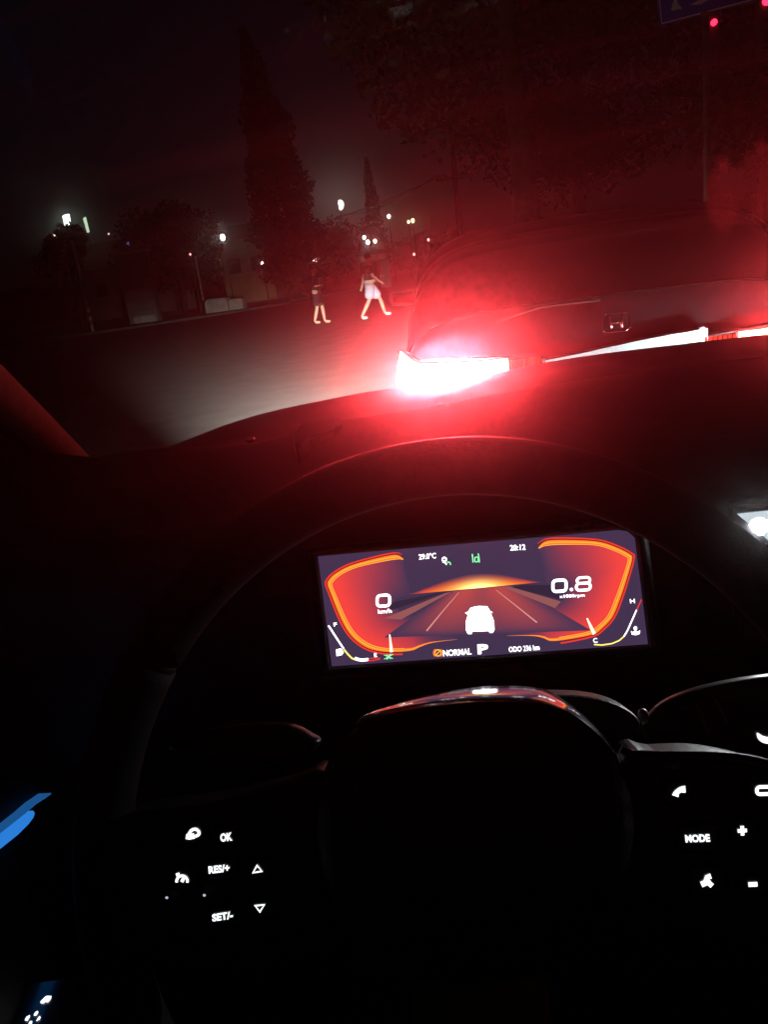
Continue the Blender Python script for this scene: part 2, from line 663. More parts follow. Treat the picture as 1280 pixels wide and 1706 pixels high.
floodlight('brightest floodlight, a white slab of two tubes high at the edge of the street',
           [[(104, 360), (109, 358), (112, 378), (108, 379)], [(109.5, 358), (114, 357), (117, 376), (112.5, 378)]], 75, (112, 380), M_flood)
floodlight('slim pale tube light standing next to the brightest floodlight', [[(138, 364), (142, 362), (148, 387), (145, 388)]], 75, (146, 389), M_flood2)
floodlight('pair of small round floodlights below the brightest one', [[(83, 403), (86, 401), (88, 405), (84, 407)], [(89, 403), (93, 401), (94, 405), (90, 407)]], 75, (89, 407), M_flood)
floodlight('lone small floodlight just above the small pair', [[(89, 391), (93, 389), (95, 393), (90, 394)]], 75, (92, 395), M_flood)

# moon
md = 2600.0
mc = at_y(567, 342, md)
mr = 13.0
vs, fs = [], []
tow = (EYE - mc).normalized()
ax = RIGHT
ay = UP
front, back = [], []
outline = arc(0, 0, 1, 1, -100, 125, 28) + [(-0.5, 0.55), (-0.62, 0.15), (-0.35, -0.1), (-0.32, -0.55)]
for x, y in outline:
    front.append(mc + ax * (x * mr * 0.9) + ay * (y * mr * 1.25))
    back.append(mc + ax * (x * mr * 0.9) + ay * (y * mr * 1.25) - tow * 6)
Geo_m = Geo().prism(front, back)
tag(Geo_m.build('moon', glow('moon glow', (1.0, 0.97, 0.92), 8)), 'bright gibbous moon low beside the tall cypress', 'moon')


# ------------------------------------------------------------------ striped posts, pillar, blocks
M_white_band = mat('white reflective band', (0.75, 0.75, 0.72), 0.35, var=0.05)
M_red_band = mat('red reflective band', (0.85, 0.03, 0.04), 0.35, var=0.05)
M_orange_band = mat('orange reflective band', (0.9, 0.2, 0.04), 0.35, var=0.05)


def striped_post(label, foot_px, top_py, dist, r, bands, m_band, band_from, band_to):
    c = at_y(foot_px[0], foot_px[1], dist)
    zt = at_y(foot_px[0], top_py, dist).z
    z0 = 0.14
    t = thing('striped_post', label, 'post', (c.x, dist, z0), 'posts with reflective bands at the kerb')
    Geo().tube([(c.x, dist, z0), (c.x, dist, zt)], r, 12).build('pole', mat('pale painted pole', (0.7, 0.7, 0.68), 0.5, var=0.08), t, True)
    Geo().tube([(c.x, dist, zt), (c.x, dist, zt + 0.08)], [r * 1.25, r * 0.4], 12).build('cap', M_dark_metal, t, True)
    hb = (band_to - band_from) / bands
    for i in range(bands):
        a = z0 + band_from + hb * i
        Geo().tube([(c.x, dist, a), (c.x, dist, a + hb)], r * 1.12, 12).build('band', m_band if i % 2 == 0 else M_white_band, t, True)
    return t


striped_post('tall pale post with red and white bands, nearest the dark pillar trim', (157, 560), 395, 41, 0.075, 9, M_red_band, 0.35, 2.3)
striped_post('thinner post with orange and white bands beside the pale concrete block', (341, 512), 425, 56, 0.06, 8, M_orange_band, 0.25, 1.6)

PD = 45.0
c0, c1 = at_y(208, 500, PD), at_y(258, 500, PD)
zt = at_y(232, 420, PD).z
t = thing('masonry_pillar', 'broad grey pillar standing on a paler footing behind the pavement', 'pillar', ((c0.x + c1.x) / 2, PD, 0.14))
cx, wd = (c0.x + c1.x) / 2, c1.x - c0.x
soften(Geo().box((cx, PD + 0.3, (zt + 0.14) / 2), (wd, 0.6, zt - 0.14)).build('shaft', M_wall, t), 0.03)
soften(Geo().box((cx, PD + 0.3, zt + 0.06), (wd + 0.15, 0.75, 0.12)).build('coping', M_concrete, t), 0.02)
soften(Geo().box((cx + 0.2, PD - 0.2, 0.14 + 0.2), (wd * 0.75, 0.36, 0.4)).build('footing', M_concrete, t), 0.03)
for z in (0.9, 1.5, 2.1):
    Geo().box((cx, PD - 0.004, z), (wd * 0.96, 0.02, 0.03)).build('joint', M_dark_metal, t)


def block(label, pa, pb, dist, hpx, depth, seed):
    a, b = at_y(*pa, dist), at_y(*pb, dist)
    h = hpx / FOCAL * dist * 0.95
    x0, x1 = a.x, b.x
    z0 = 0.14
    r = random.Random(seed)
    pr = [(0, 0), (0, 0.75), (0.08, 0.95), (0.2, 1.0), (0.8, 1.0), (0.93, 0.93), (1, 0.7), (1, 0)]
    fr = [(x0 + (x1 - x0) * u + r.uniform(-.02, .02), dist, z0 + h * v) for u, v in pr]
    bk = [(x, y + depth, z) for x, y, z in fr]
    o = Geo().prism(fr, bk).build('concrete_block', M_concrete)
    soften(o, 0.05, 3)
    n = o.modifiers.new('worn', 'SUBSURF')
    n.levels = n.render_levels = 1
    return tag(o, label, 'concrete block', 'concrete blocks along the kerb')


block('larger pale concrete block at the foot of the orange banded post', (344, 527), (382, 523), 47, 24, 0.9, 1)
block('lower pale concrete block butted against the larger one', (383.5, 523), (407, 519), 47.3, 19, 0.9, 2)
block('flat concrete slab lying behind the two pale blocks', (378, 500), (402, 498), 56, 6, 0.7, 3)

# pale notice board
t = thing('notice_board', 'small pale notice board on a post near the amber lamp pair', 'notice board', at_y(711, 430, 70) * 1.0)
t.location.z = 0
P = [at_y(a, b, 70) for a, b in ((703, 364), (716, 360), (718, 381), (705, 384))]
Geo().prism(P, [v + Vector((0, 0.12, 0)) for v in P]).build('panel', mat('cream board', (0.75, 0.68, 0.6), 0.8), t)
q = at_y(711, 383, 70)
Geo().tube([(q.x, 70.2, 0), (q.x, 70.2, q.z + 0.5)], 0.06, 8).build('post', M_steel, t, True)

# utility pole with cables
UX = at_y(768, 400, 38).x
t = thing('utility_pole', 'tall utility pole with a crossarm in front of the drooping tree', 'pole', (UX, 38, 0))
zt = at_y(772, 205, 38).z
Geo().tube([(UX, 38, 0), (UX, 38, zt)], [0.16, 0.11], 10).build('pole', M_bark, t, True)
za = at_y(770, 295, 38).z
Geo().box((UX, 38 - 0.16, za), (1.7, 0.1, 0.12)).build('crossarm', M_bark, t)
for dx in (-0.75, -0.4, 0.4, 0.75):
    Geo().tube([(UX + dx, 37.84, za + .06), (UX + dx, 37.84, za + .2)], [0.05, 0.03], 8).build('insulator', mat('brown porcelain', (0.12, 0.06, 0.04), 0.3), t, True)
for k, (dx, e, lb) in enumerate(((-0.75, at_y(560, 352, 110), 'upper overhead cable sagging from utility pole towards the moon'),
                                 (-0.4, at_y(470, 372, 120), 'lower overhead cable sagging from utility pole past the tall cypress'))):
    s = Vector((UX + dx, 37.84, za + .2))
    pts = [s.lerp(e, i / 16) - Vector((0, 0, 0.9 * (1 - (2 * i / 16 - 1) ** 2))) for i in range(17)]
    pts += [Vector((e.x, e.y, e.z))]
    tag(Geo().tube(pts[:17], 0.03, 6).build('overhead_cable', M_dark_metal, None, True), lb, 'cable', 'overhead cables')

# blue road sign on its post
SD = 11.5
sp = at_y(1177, 200, SD)
t = thing('road_sign', 'blue direction sign with white border on a tall grey post', 'sign', (sp.x, SD, 0.0))
n_sign = Vector((-0.55, -1, 0)).normalized()
SG = Plane(sp + Vector((0, -0.06, 0)), n_sign)
Geo().tube([(sp.x, SD, 0), (sp.x, SD, at_y(1175, -60, SD).z)], 0.042, 12).build('post', M_steel, t, True)
cor = [(1099, 44), (1254, 3), (1400, -35), (1400, -160), (1085, -95)]
F = [SG(a, b) for a, b in cor]
Geo().prism(F, [v - n_sign * 0.03 for v in F]).build('panel', mat('blue sign face', (0.03, 0.10, 0.62), 0.4, var=0.08), t)
M_signw = mat('white sign print', (0.8, 0.8, 0.8), 0.4, var=0.05)
ribbon('border', SG, [(1103, 40), (1251, 1), (1395, -38), (1395, -150), (1090, -92)], 3.2, M_signw, t, 0.004, True)
multi_patch('lettering', SG, [[(1118, 18), (1122, 4), (1127, -6), (1130, 6), (1137, 14), (1136, 17), (1128, 16), (1123, 19)],
                              [(1150, 9), (1165, 1), (1175, -6), (1192, -10), (1192, -3), (1178, 2), (1168, 8)],
                              [(1205, -12), (1225, -18), (1225, -10), (1206, -4)], [(1130, -22), (1180, -36), (1180, -28), (1131, -14)]], M_signw, t, 0.004)
for zz in (-20, 25):
    q = at_y(1176, zz, SD)
    Geo().box((sp.x, SD - 0.045, q.z), (0.14, 0.05, 0.05)).build('bracket', M_steel, t)

M_red_light = glow('red signal light', (1.0, 0.015, 0.05), 5)


def signal(label, px, py, dist, r):
    c = at_y(px, py, dist)
    t = thing('traffic_light', label, 'traffic light', (c.x, dist, c.z - 0.75), 'red traffic lights')
    soften(Geo().box((c.x, dist + 0.13, c.z - 0.3), (0.2, 0.2, 0.85)).build('housing', M_dark_metal, t), 0.03)
    Geo().tube([(c.x, dist + .02, c.z), (c.x, dist - .02, c.z)], r, 14).build('lens', M_red_light, t, True)
    Geo().tube([(c.x, dist + .02, c.z - .3), (c.x, dist - .02, c.z - .3)], r, 14).build('dark_lens', M_glass_dark, t, True)
    Geo().tube([(c.x, dist + .02, c.z - .6), (c.x, dist - .02, c.z - .6)], r, 14).build('dark_lens', M_glass_dark, t, True)
    Geo().tube([(c.x + 4.5, dist + .3, 0), (c.x + 4.5, dist + .3, c.z + .1), (c.x, dist + .3, c.z + .3)], 0.06, 8).build('mast_arm', M_steel, t, True)


signal('red traffic light just under the blue sign', 1190, 38, 13.2, 0.042)
signal('red traffic light cut by the top corner of the view', 1278, 2, 13.0, 0.055)


# ------------------------------------------------------------------ people crossing
M_skin = mat('skin', (0.62, 0.42, 0.30), 0.6, var=0.06)
M_shirt = mat('grey shirt', (0.05, 0.045, 0.045), 0.9, var=0.1)
M_shorts = mat('pale blue denim', (0.62, 0.70, 0.86), 0.9, var=0.12, scale=30)
M_hem = mat('cream shirt hem', (0.72, 0.68, 0.58), 0.9, var=0.08)
M_blackcloth = mat('black cloth', (0.012, 0.012, 0.014), 0.95, var=0.2)
M_hair = mat('black hair', (0.012, 0.010, 0.009), 0.6, var=0.3)
M_shoe = mat('white trainers', (0.7, 0.7, 0.68), 0.7, var=0.05)


def skinned(name, chains, m, parent, root=0, levels=2):
    """chains: lists of (point, radius); points shared by exact equality become joints"""
    vs, rs, es, idx = [], [], [], {}
    off = origin_of(parent) if parent is not None else Vector((0, 0, 0))
    for ch in chains:
        prev = None
        for p, r in ch:
            k = tuple(round(c, 4) for c in p)
            if k not in idx:
                idx[k] = len(vs)
                vs.append(Vector(p) - off)
                rs.append(r)
            if prev is not None and prev != idx[k]:
                es.append((prev, idx[k]))
            prev = idx[k]
    me = bpy.data.meshes.new(name)
    me.from_pydata(vs, es, [])
    me.materials.append(m)
    o = bpy.data.objects.new(name, me)
    COL.objects.link(o)
    o.parent = parent
    o.modifiers.new('skin', 'SKIN')
    lay = me.skin_vertices[0].data if me.skin_vertices else None
    if lay is None:
        bm = bmesh.new()
        bm.from_mesh(me)
        bm.verts.layers.skin.verify()
        bm.to_mesh(me)
        bm.free()
        lay = me.skin_vertices[0].data
    for i, r in enumerate(rs):
        lay[i].radius = (r, r) if not isinstance(r, tuple) else r
        lay[i].use_root = (i == root)
    s = o.modifiers.new('smooth', 'SUBSURF')
    s.levels = s.render_levels = levels
    for pl in me.polygons:
        pl.use_smooth = True
    o.modifiers['skin'].use_smooth_shade = True
    return o


def person(label, foot, height, facing, stride, arms, colours, group, sleeves=.75):
    """facing: unit vector walked along; stride: (front foot, back foot) offsets in metres"""
    t = thing('person', label, 'person', foot, group)
    k = height / 1.75
    fw = Vector(facing).normalized()
    sd = Vector((fw.y, -fw.x, 0))
    B = Vector(foot)

    def P(f, s, z):
        return B + fw * (f * k) + sd * (s * k) + Vector((0, 0, z * k))
    pel, wst, chs, nck, hd0, hd1 = P(0, 0, .95), P(.01, 0, 1.10), P(.03, 0, 1.32), P(.04, 0, 1.48), P(.06, 0, 1.58), P(.05, 0, 1.68)
    body = [[(pel, .13 * k), (wst, .12 * k), (chs, .14 * k), (nck, .055 * k), (hd0, .085 * k), (hd1, .09 * k)],
            [(hd0, .085 * k), (P(.15, 0, 1.585), .02 * k)],
            [(hd0, .085 * k), (P(.05, .085, 1.59), .02 * k)], [(hd0, .085 * k), (P(.05, -.085, 1.59), .02 * k)],
            [(hd0, .085 * k), (P(.11, 0, 1.525), .045 * k)]]
    shirt = [[(pel - Vector((0, 0, .01 * k)), .172 * k), (wst, .165 * k), (chs, .17 * k), (P(.03, 0, 1.44), .09 * k)]]
    shorts = [[(wst - Vector((0, 0, .06 * k)), .15 * k), (pel, .165 * k)]]
    shoes = []
    for s, (ff, lift) in zip((-1, 1), stride):
        hip = P(0, .09 * s, .90)
        foot_p = P(ff, .09 * s, .07 + lift)
        knee = hip.lerp(foot_p, .5) + fw * (.05 + abs(ff) * .12) * k
        heel, toe = foot_p, foot_p + fw * .15 * k + Vector((0, 0, -.035 * k))
        body.append([(pel, .13 * k), (hip, .095 * k), (hip.lerp(knee, .5), .082 * k), (knee, .06 * k), (knee.lerp(foot_p, .35), .062 * k), (foot_p, .04 * k), (toe, .032 * k)])
        kn2 = hip.lerp(knee, .92)
        shorts.append([(pel, .165 * k), (hip, .14 * k), (hip.lerp(knee, .5), .155 * k), (kn2, .15 * k)])
        shoes.append((heel, toe))
    for s, (ef, hf, hz) in zip((-1, 1), arms):
        sh = P(.02, .17 * s, 1.40)
        el = P(ef, .24 * s, 1.14)
        wr = P(hf, .23 * s, hz)
        body.append([(chs, .14 * k), (sh, .058 * k), (el, .042 * k), (wr, .03 * k)])
        shirt.append([(chs, .17 * k), (sh, .08 * k), (sh.lerp(el, .75), .072 * k)] + ([(el, .066 * k), (wr, .055 * k)] if sleeves > .9 else []))
        dn = (wr - el).normalized()
        palm = wr + dn * .08 * k
        body.append([(wr, .03 * k), (palm, .03 * k)])
        for j, ln in enumerate((.07, .08, .075, .06)):
            o = fw * ((j - 1.5) * .02 * k)
            f1 = palm + o + dn * ln * .5 * k
            body.append([(palm, .03 * k), (f1, .009 * k), (f1 + (dn * .6 + fw * .3).normalized() * ln * .5 * k, .008 * k)])
        th = wr + dn * .03 * k + fw * .04 * k
        body.append([(wr, .03 * k), (th, .011 * k), (th + dn * .04 * k, .009 * k)])
    skinned('body', body, M_skin, t)
    skinned('shirt', shirt, colours[0], t)
    skinned('shorts', shorts, colours[1], t)
    for h, to in shoes:
        skinned('shoe', [[(h + Vector((0, 0, -.015 * k)), .052 * k), (h.lerp(to, .5) + Vector((0, 0, -.012 * k)), .048 * k), (to + fw * .03 * k, .04 * k)]], colours[2], t)
    hg = Geo().ball(hd1 + Vector((0, 0, .035 * k)) - fw * .015 * k, (.098 * k, .098 * k, .085 * k), 14, 10)
    hg.build('hair', M_hair, t, True)
    if len(colours) > 3:
        Geo().tube([pel + Vector((0, 0, .03 * k)), pel + Vector((0, 0, .11 * k))], [.185 * k, .175 * k], 20, cap=False).build('shirt_hem', colours[3], t, True)
    return t


p1 = at_z(623, 531)
person('person in pale blue shorts and light hem striding across the road', (p1.x, p1.y, 0.02), 1.74, (1, 0.25, 0),
       ((0.36, 0.02), (-0.36, 0.0)), ((-.12, -.2, .92), (.1, .26, 1.0)), (M_shirt, M_shorts, M_shoe, M_hem), 'people crossing the road')
p2 = at_z(533, 541)
person('person in black clothes with bare lower legs walking behind the other', (p2.x, p2.y, 0.02), 1.66, (1, 0.15, 0),
       ((0.17, 0.0), (-0.14, 0.02)), ((.02, .06, 1.14), (-.03, .03, 1.14)), (M_blackcloth, M_blackcloth, M_skin), 'people crossing the road', 1.0)


# ================================================================== THE CAR AHEAD
CX = 0.568
M_paint = mat('deep dark car paint', (0.05, 0.03, 0.034), 0.32, 0.2, var=0.1, scale=3, coat=0.5)
M_trim = mat('black plastic trim', (0.02, 0.02, 0.02), 0.6, var=0.15, bump=0.2, bscale=400)
M_chrome = mat('chrome', (0.75, 0.75, 0.76), 0.12, 1.0, var=0.03)
M_cglass = mat('tinted rear glass', (0.02, 0.012, 0.014), 0.12, var=0.1)
M_rubber = mat('tyre rubber', (0.02, 0.02, 0.02), 0.85, var=0.15)
M_silverbar = mat('silvery clear lens bar', (0.78, 0.84, 0.86), 0.35, 0.0, var=0.06, scale=60)
M_tail = glow('red tail light', (1.0, 0.06, 0.05), TAIL_GLOW)
M_tail_dim = glow('dim red tail light segment', (1.0, 0.035, 0.02), 2.2)
prof = [(3.06, .45, .86), (3.08, .62, .875), (3.12, .76, .885), (3.17, .88, .89), (3.23, .99, .885), (3.31, 1.07, .88), (3.43, 1.17, .87), (3.6, 1.29, .865),
        (3.8, 1.375, .86), (4.05, 1.43, .86), (4.8, 1.46, .87), (5.6, 1.41, .88), (6.1, 1.20, .89), (6.45, 1.04, .89), (7.1, .97, .885), (7.4, .86, .86), (7.5, .6, .8)]
NB = 36


def car_section(y, zt, w):
    zm, zb = min(.68, zt - .08), .2
    out = []
    for k in range(NB):
        a = 2 * math.pi * k / NB
        c, s = math.cos(a), math.sin(a)
        x = w * math.copysign(abs(c) ** .36, c)
        z = zm + ((zt - zm) * abs(s) ** .62 if s >= 0 else -(zm - zb) * abs(s) ** .45)
        out.append(Vector((CX + x, y, z)))
    return out


def interp_prof(y):
    for (a, za, wa), (b, zb, wb) in zip(prof, prof[1:]):
        if a <= y <= b:
            f = (y - a) / (b - a)
            return za + (zb - za) * f, wa + (wb - wa) * f
    return prof[-1][1:]


car = thing('parked_car', 'dark car close ahead with blazing red tail lamps and square badge', 'car', (CX, 5.2, 0))
g = Geo()
ys = []
for (a, _, _), (b, _, _) in zip(prof, prof[1:]):
    n = max(1, int((b - a) / 0.12))
    ys += [a + (b - a) * i / n for i in range(n)]
ys.append(prof[-1][0])
secs = [car_section(y, *interp_prof(y)) for y in ys]
vs = [v for s in secs for v in s]
fs = []
for i in range(len(secs) - 1):
    for k in range(NB):
        l = (k + 1) % NB
        fs.append((i * NB + k, i * NB + l, (i + 1) * NB + l, (i + 1) * NB + k))
fs += [tuple(range(NB)), tuple(reversed(range((len(secs) - 1) * NB, len(secs) * NB)))]
g.add(vs, fs)
g.build('body', M_paint, car, True)


def skin_patch(name, y0, y1, a0, a1, m, lift, nu=10, nv=16):
    """a sheet lying on the car's upper skin between two stations and two angles"""
    vs, fs = [], []
    for i in range(nu + 1):
        y = y0 + (y1 - y0) * i / nu
        zt, w = interp_prof(y)
        zm = min(.68, zt - .08)
        for j in range(nv + 1):
            a = rad(a0 + (a1 - a0) * j / nv)
            c, s = math.cos(a), math.sin(a)
            x = w * math.copysign(abs(c) ** .36, c)
            z = zm + (zt - zm) * abs(s) ** .62
            vs.append(Vector((CX + x, y - lift, z + lift)))
    for i in range(nu):
        for j in range(nv):
            q = i * (nv + 1) + j
            fs.append((q, q + 1, q + nv + 2, q + nv + 1))
    return mk(name, vs, fs, m, car, True)


skin_patch('rear_window', 3.33, 3.76, 152, 28, M_cglass, 0.006)
M_seal = mat('window rubber', (0.006, 0.006, 0.006), 0.95, var=0.1, spec=0.05)
for a0_ in (152, 28):
    pts_ = []
    for i in range(9):
        y = 3.33 + .43 * i / 8
        zt, w = interp_prof(y)
        zm = min(.68, zt - .08)
        c, sn = math.cos(rad(a0_)), math.sin(rad(a0_))
        pts_.append((CX + w * math.copysign(abs(c) ** .36, c), y - .007, zm + (zt - zm) * abs(sn) ** .62 + .007))
    Geo().tube(pts_, .005, 6).build('window_seal', M_seal, car, True)
pts_ = []
for j in range(17):
    a_ = rad(152 - 124 * j / 16)
    zt, w = interp_prof(3.33)
    zm = min(.68, zt - .08)
    c, sn = math.cos(a_), math.sin(a_)
    pts_.append((CX + w * math.copysign(abs(c) ** .36, c), 3.325, zm + (zt - zm) * abs(sn) ** .62 + .006))
Geo().tube(pts_, .004, 6).build('window_seal', M_seal, car, True)
skin_patch('roof_spoiler', 3.74, 3.86, 150, 30, M_trim, 0.03, 4, 16)
CP = Plane((CX, 3.12, .9), (0, -1, 0))


def car_slab(name, pts, m, depth=0.16, lift=0.0):
    F = [CP(a, b, lift) for a, b in pts]
    return Geo().prism(F, [v + Vector((0, depth, 0)) for v in F]).build(name, m, car)


def mirror_x(pts3):
    return [Vector((2 * CX - v.x, v.y, v.z)) for v in pts3]


lamp_px = [(661, 655), (663, 615), (668, 586), (678, 594), (688, 602), (699, 607), (760, 606), (810, 602), (846, 598), (848, 640), (760, 662)]
for side in (0, 1):
    segs = [('lamp_segment', [(850 + 7.6 * i, 600.5 - 1.1 * i), (854.5 + 7.6 * i, 599.9 - 1.1 * i), (854.5 + 7.6 * i, 632 - 1.5 * i), (850 + 7.6 * i, 633 - 1.5 * i)], M_tail_dim) for i in range(7)]
    for nm, px, m in [('tail_lamp', lamp_px, M_tail)] + segs:
        F = [CP(a, b) for a, b in px]
        if side:
            F = mirror_x(F)[::-1]
        PR = .022 if nm == 'tail_lamp' else .006
        o = Geo().prism([v + Vector((0, -PR, 0)) for v in F], F).build(nm, m, car)
        c_ = sum(F, Vector()) / len(F)
        R_ = [c_ + (v - c_) * 1.04 for v in F]
        if nm == 'tail_lamp':   # narrow beam aimed at the driver, added to spread red glare in haze
            al = bpy.data.lights.new('tail_beam', 'AREA')
            al.shape = 'RECTANGLE'
            al.size, al.size_y = .40, .045
            al.energy = TAIL_POWER if not side else 36.0
            al.color = (1.0, 0.048, 0.062)
            al.spread = rad(TAIL_SPREAD if not side else 34.0)
            ao = bpy.data.objects.new('tail_beam', al)
            COL.objects.link(ao)
            ao.parent = o
            mid_ = CP(762, 619)
            if side:
                mid_.x = 2 * CX - mid_.x
            ao.location = mid_ + Vector((0, -.025, 0)) - origin_of(o)
            ao.rotation_euler = Vector((0.03 if not side else -0.30, -1.0, 0.13)).to_track_quat('-Z', 'Y').to_euler()
        Geo().prism([v + Vector((0, 0.0008, 0)) for v in R_], [v + Vector((0, 0.08, 0)) for v in R_]).build('lamp_housing', M_trim, o)
    tr = [CP(a, b) for a, b in ((664, 584), (700, 604), (903, 592), (903, 596), (700, 607.5), (663, 589))]
    if side:
        tr = mirror_x(tr)[::-1]
    Geo().prism([v + Vector((0, .004, 0)) for v in tr], [v + Vector((0, 0.1, 0)) for v in tr]).build('lamp_trim', M_trim, car)
F = [CP(a, b, .004) for a, b in ((908, 630), (908, 601), (960, 591), (1000, 582), (1060, 569), (1120, 557.5), (1180, 547), (1180, 590), (1060, 610))]
Geo().prism(F, [v + Vector((0, .07, 0)) for v in F]).build('light_bar', M_silverbar, car)
for a, b, w_ in ((904, 598, 5), (1166, 546, 9)):
    F = [CP(x, y, .007) for x, y in ((a, b), (a + w_, b - w_ * .19), (a + w_, b + 45), (a, b + 45))]
    Geo().prism(F, [v + Vector((0, .03, 0)) for v in F]).build('bar_divider', M_steel, car)
# square badge with its letter
EP = Plane((CX, 3.185, .99), (0, -1, 0.5))
eg = Geo().tube([EP(x, y) for x, y in round_rect(1006, 521, 1049, 552, 7, 0.10, 4)], .0042, 8, True)
em = eg.build('badge', M_chrome, car, True)
hg = Geo()
for a, b in (((1017, 526), (1019, 549)), ((1037, 524), (1036, 547)), ((1019, 539), (1036, 537))):
    hg.tube([EP(*a), EP(*b)], .005, 8)
hg.build('badge_letter', M_chrome, em, True)
# tailgate handle recess line, wiper, bumper, plate
Geo().tube([at_y(1000, 500, 3.27), at_y(900, 512, 3.27), at_y(830, 535, 3.26)], .006, 6).build('rear_wiper', M_trim, car, True)
soften(Geo().box((CX, 3.03, .55), (1.5, .12, .22)).build('bumper', M_trim, car), .05, 3)
for wx in (-.78, .78):
    for wy in (3.85, 6.55):
        w = Geo().tube([(CX + wx - .1, wy, .32), (CX + wx + .1, wy, .32)], .32, 28).build('wheel', M_rubber, car, True)
        Geo().tube([(CX + wx - .11, wy, .32), (CX + wx + .11, wy, .32)], .2, 20).build('rim', M_steel, w, True)
# door mirror on the near side of the road
mp = Plane((0, 5.35, 1.1), (0, -1, 0))
F = [mp(x, y) for x, y in round_rect(651, 485, 697, 508, 8, 0.03, 4)]
mm = Geo().prism(F, [Vector((v.x * 0.9 + mp(674, 497).x * .1, v.y + .13, v.z * .9 + mp(674, 497).z * .1)) for v in F]).build('door_mirror', M_paint, car)
Geo().tube([v - Vector((0, .004, 0)) for v in F], .003, 6, True).build('mirror_rim', M_trim, mm, True)
F2 = [mp(x, y) + Vector((0, -.003, 0)) for x, y in round_rect(654, 488, 694, 505, 6, 0.03, 4)]
Geo().add(F2, [tuple(range(len(F2)))]).build('mirror_glass', mat('mirror glass', (0.3, 0.3, 0.3), 0.05, 1.0, var=0.02), mm)
q = mp(692, 500)
Geo().tube([q + Vector((-.02, .1, -.02)), (CX - .84, 5.5, 1.02)], .03, 8).build('mirror_stalk', M_trim, mm, True)

# ================================================================== OUR OWN CAR
M_bonnet = mat('black bonnet paint', (0.012, 0.012, 0.013), 0.45, 0.0, var=0.1, scale=4, spec=0.3)
M_dash = mat('soft black dashboard', (0.020, 0.018, 0.019), 0.6, var=0.12, scale=40, bump=0.08, bscale=700, spec=0.35)
M_piano = mat('piano black plastic', (0.008, 0.008, 0.009), 0.12, var=0.1, coat=0.3)
M_leather = mat('black leather', (0.016, 0.016, 0.018), 0.7, var=0.15, scale=60, bump=0.1, bscale=500, spec=0.15)
M_satin = mat('satin dark plastic', (0.015, 0.015, 0.016), 0.45, var=0.12, bump=0.15, bscale=500)
M_pillar = mat('grey pillar cloth', (0.13, 0.125, 0.12), 0.95, var=0.12, scale=60, bump=0.3, bscale=900)

crest = [(120, 815), (230, 765), (340, 725), (430, 691), (560, 663), (640, 649), (760, 637), (850, 616), (905, 605), (1000, 590), (1140, 573), (1280, 557)]
BY = 2.5
cr3 = [at_y(a, b, BY) for a, b in crest]
last = cr3[-1]
cr3 += [Vector((x, BY, last.z + dz)) for x, dz in ((1.05, -.02), (1.2, -.05), (1.32, -.1), (1.42, -.18))]
cr3 = curve_through(cr3, 3)
rows = []
for yy, dz in ((2.74, -.36), (2.72, -.2), (2.68, -.09), (2.6, -.025), (2.5, 0), (2.25, .03), (1.8, .075), (1.15, .10)):
    rows.append([Vector((v.x * (1 if yy >= BY else 1 - .08 * (BY - yy)), yy - (0.25 * ((v.x - .37) / .95) ** 2 if yy > BY else 0), v.z + dz)) for v in cr3])
vs = [v for r_ in rows for v in r_]
n = len(cr3)
fs = [(i * n + j, i * n + j + 1, (i + 1) * n + j + 1, (i + 1) * n + j) for i in range(len(rows) - 1) for j in range(n - 1)]
bon = thing('car_bonnet', 'black bonnet edge of our own car below the tail lamps', 'bonnet', (.37, 1.9, .9))
o = mk('bonnet_skin', vs, fs, M_bonnet, bon, True)
so = o.modifiers.new('sheet', 'SOLIDIFY')
so.thickness = .01
so.offset = 1
# front face under the bonnet edge with the headlamps
soften(Geo().box((.37, 2.62, .42), (1.7, .16, .28)).build('front_bumper', M_bonnet, bon), .05, 3)
M_bar_fill = glow('bar fill glow', (0.80, 0.97, 1.0), 700)
M_leak = bpy.data.materials.new('leaky beam plate')
M_leak.use_nodes = True
nt = M_leak.node_tree
nt.nodes.clear()
o1 = nt.nodes.new('ShaderNodeOutputMaterial')
d1 = nt.nodes.new('ShaderNodeBsdfDiffuse')
d1.inputs['Color'].default_value = (0.01, 0.01, 0.01, 1)
t1 = nt.nodes.new('ShaderNodeBsdfTransparent')
t1.inputs['Color'].default_value = (0.75, 0.97, 1.0, 1)
x1 = nt.nodes.new('ShaderNodeMixShader')
x1.inputs[0].default_value = 0.16  # lets part of the blocked beam leak up to the sign
nt.links.new(d1.outputs[0], x1.inputs[1])
nt.links.new(t1.outputs[0], x1.inputs[2])
nt.links.new(x1.outputs[0], o1.inputs[0])
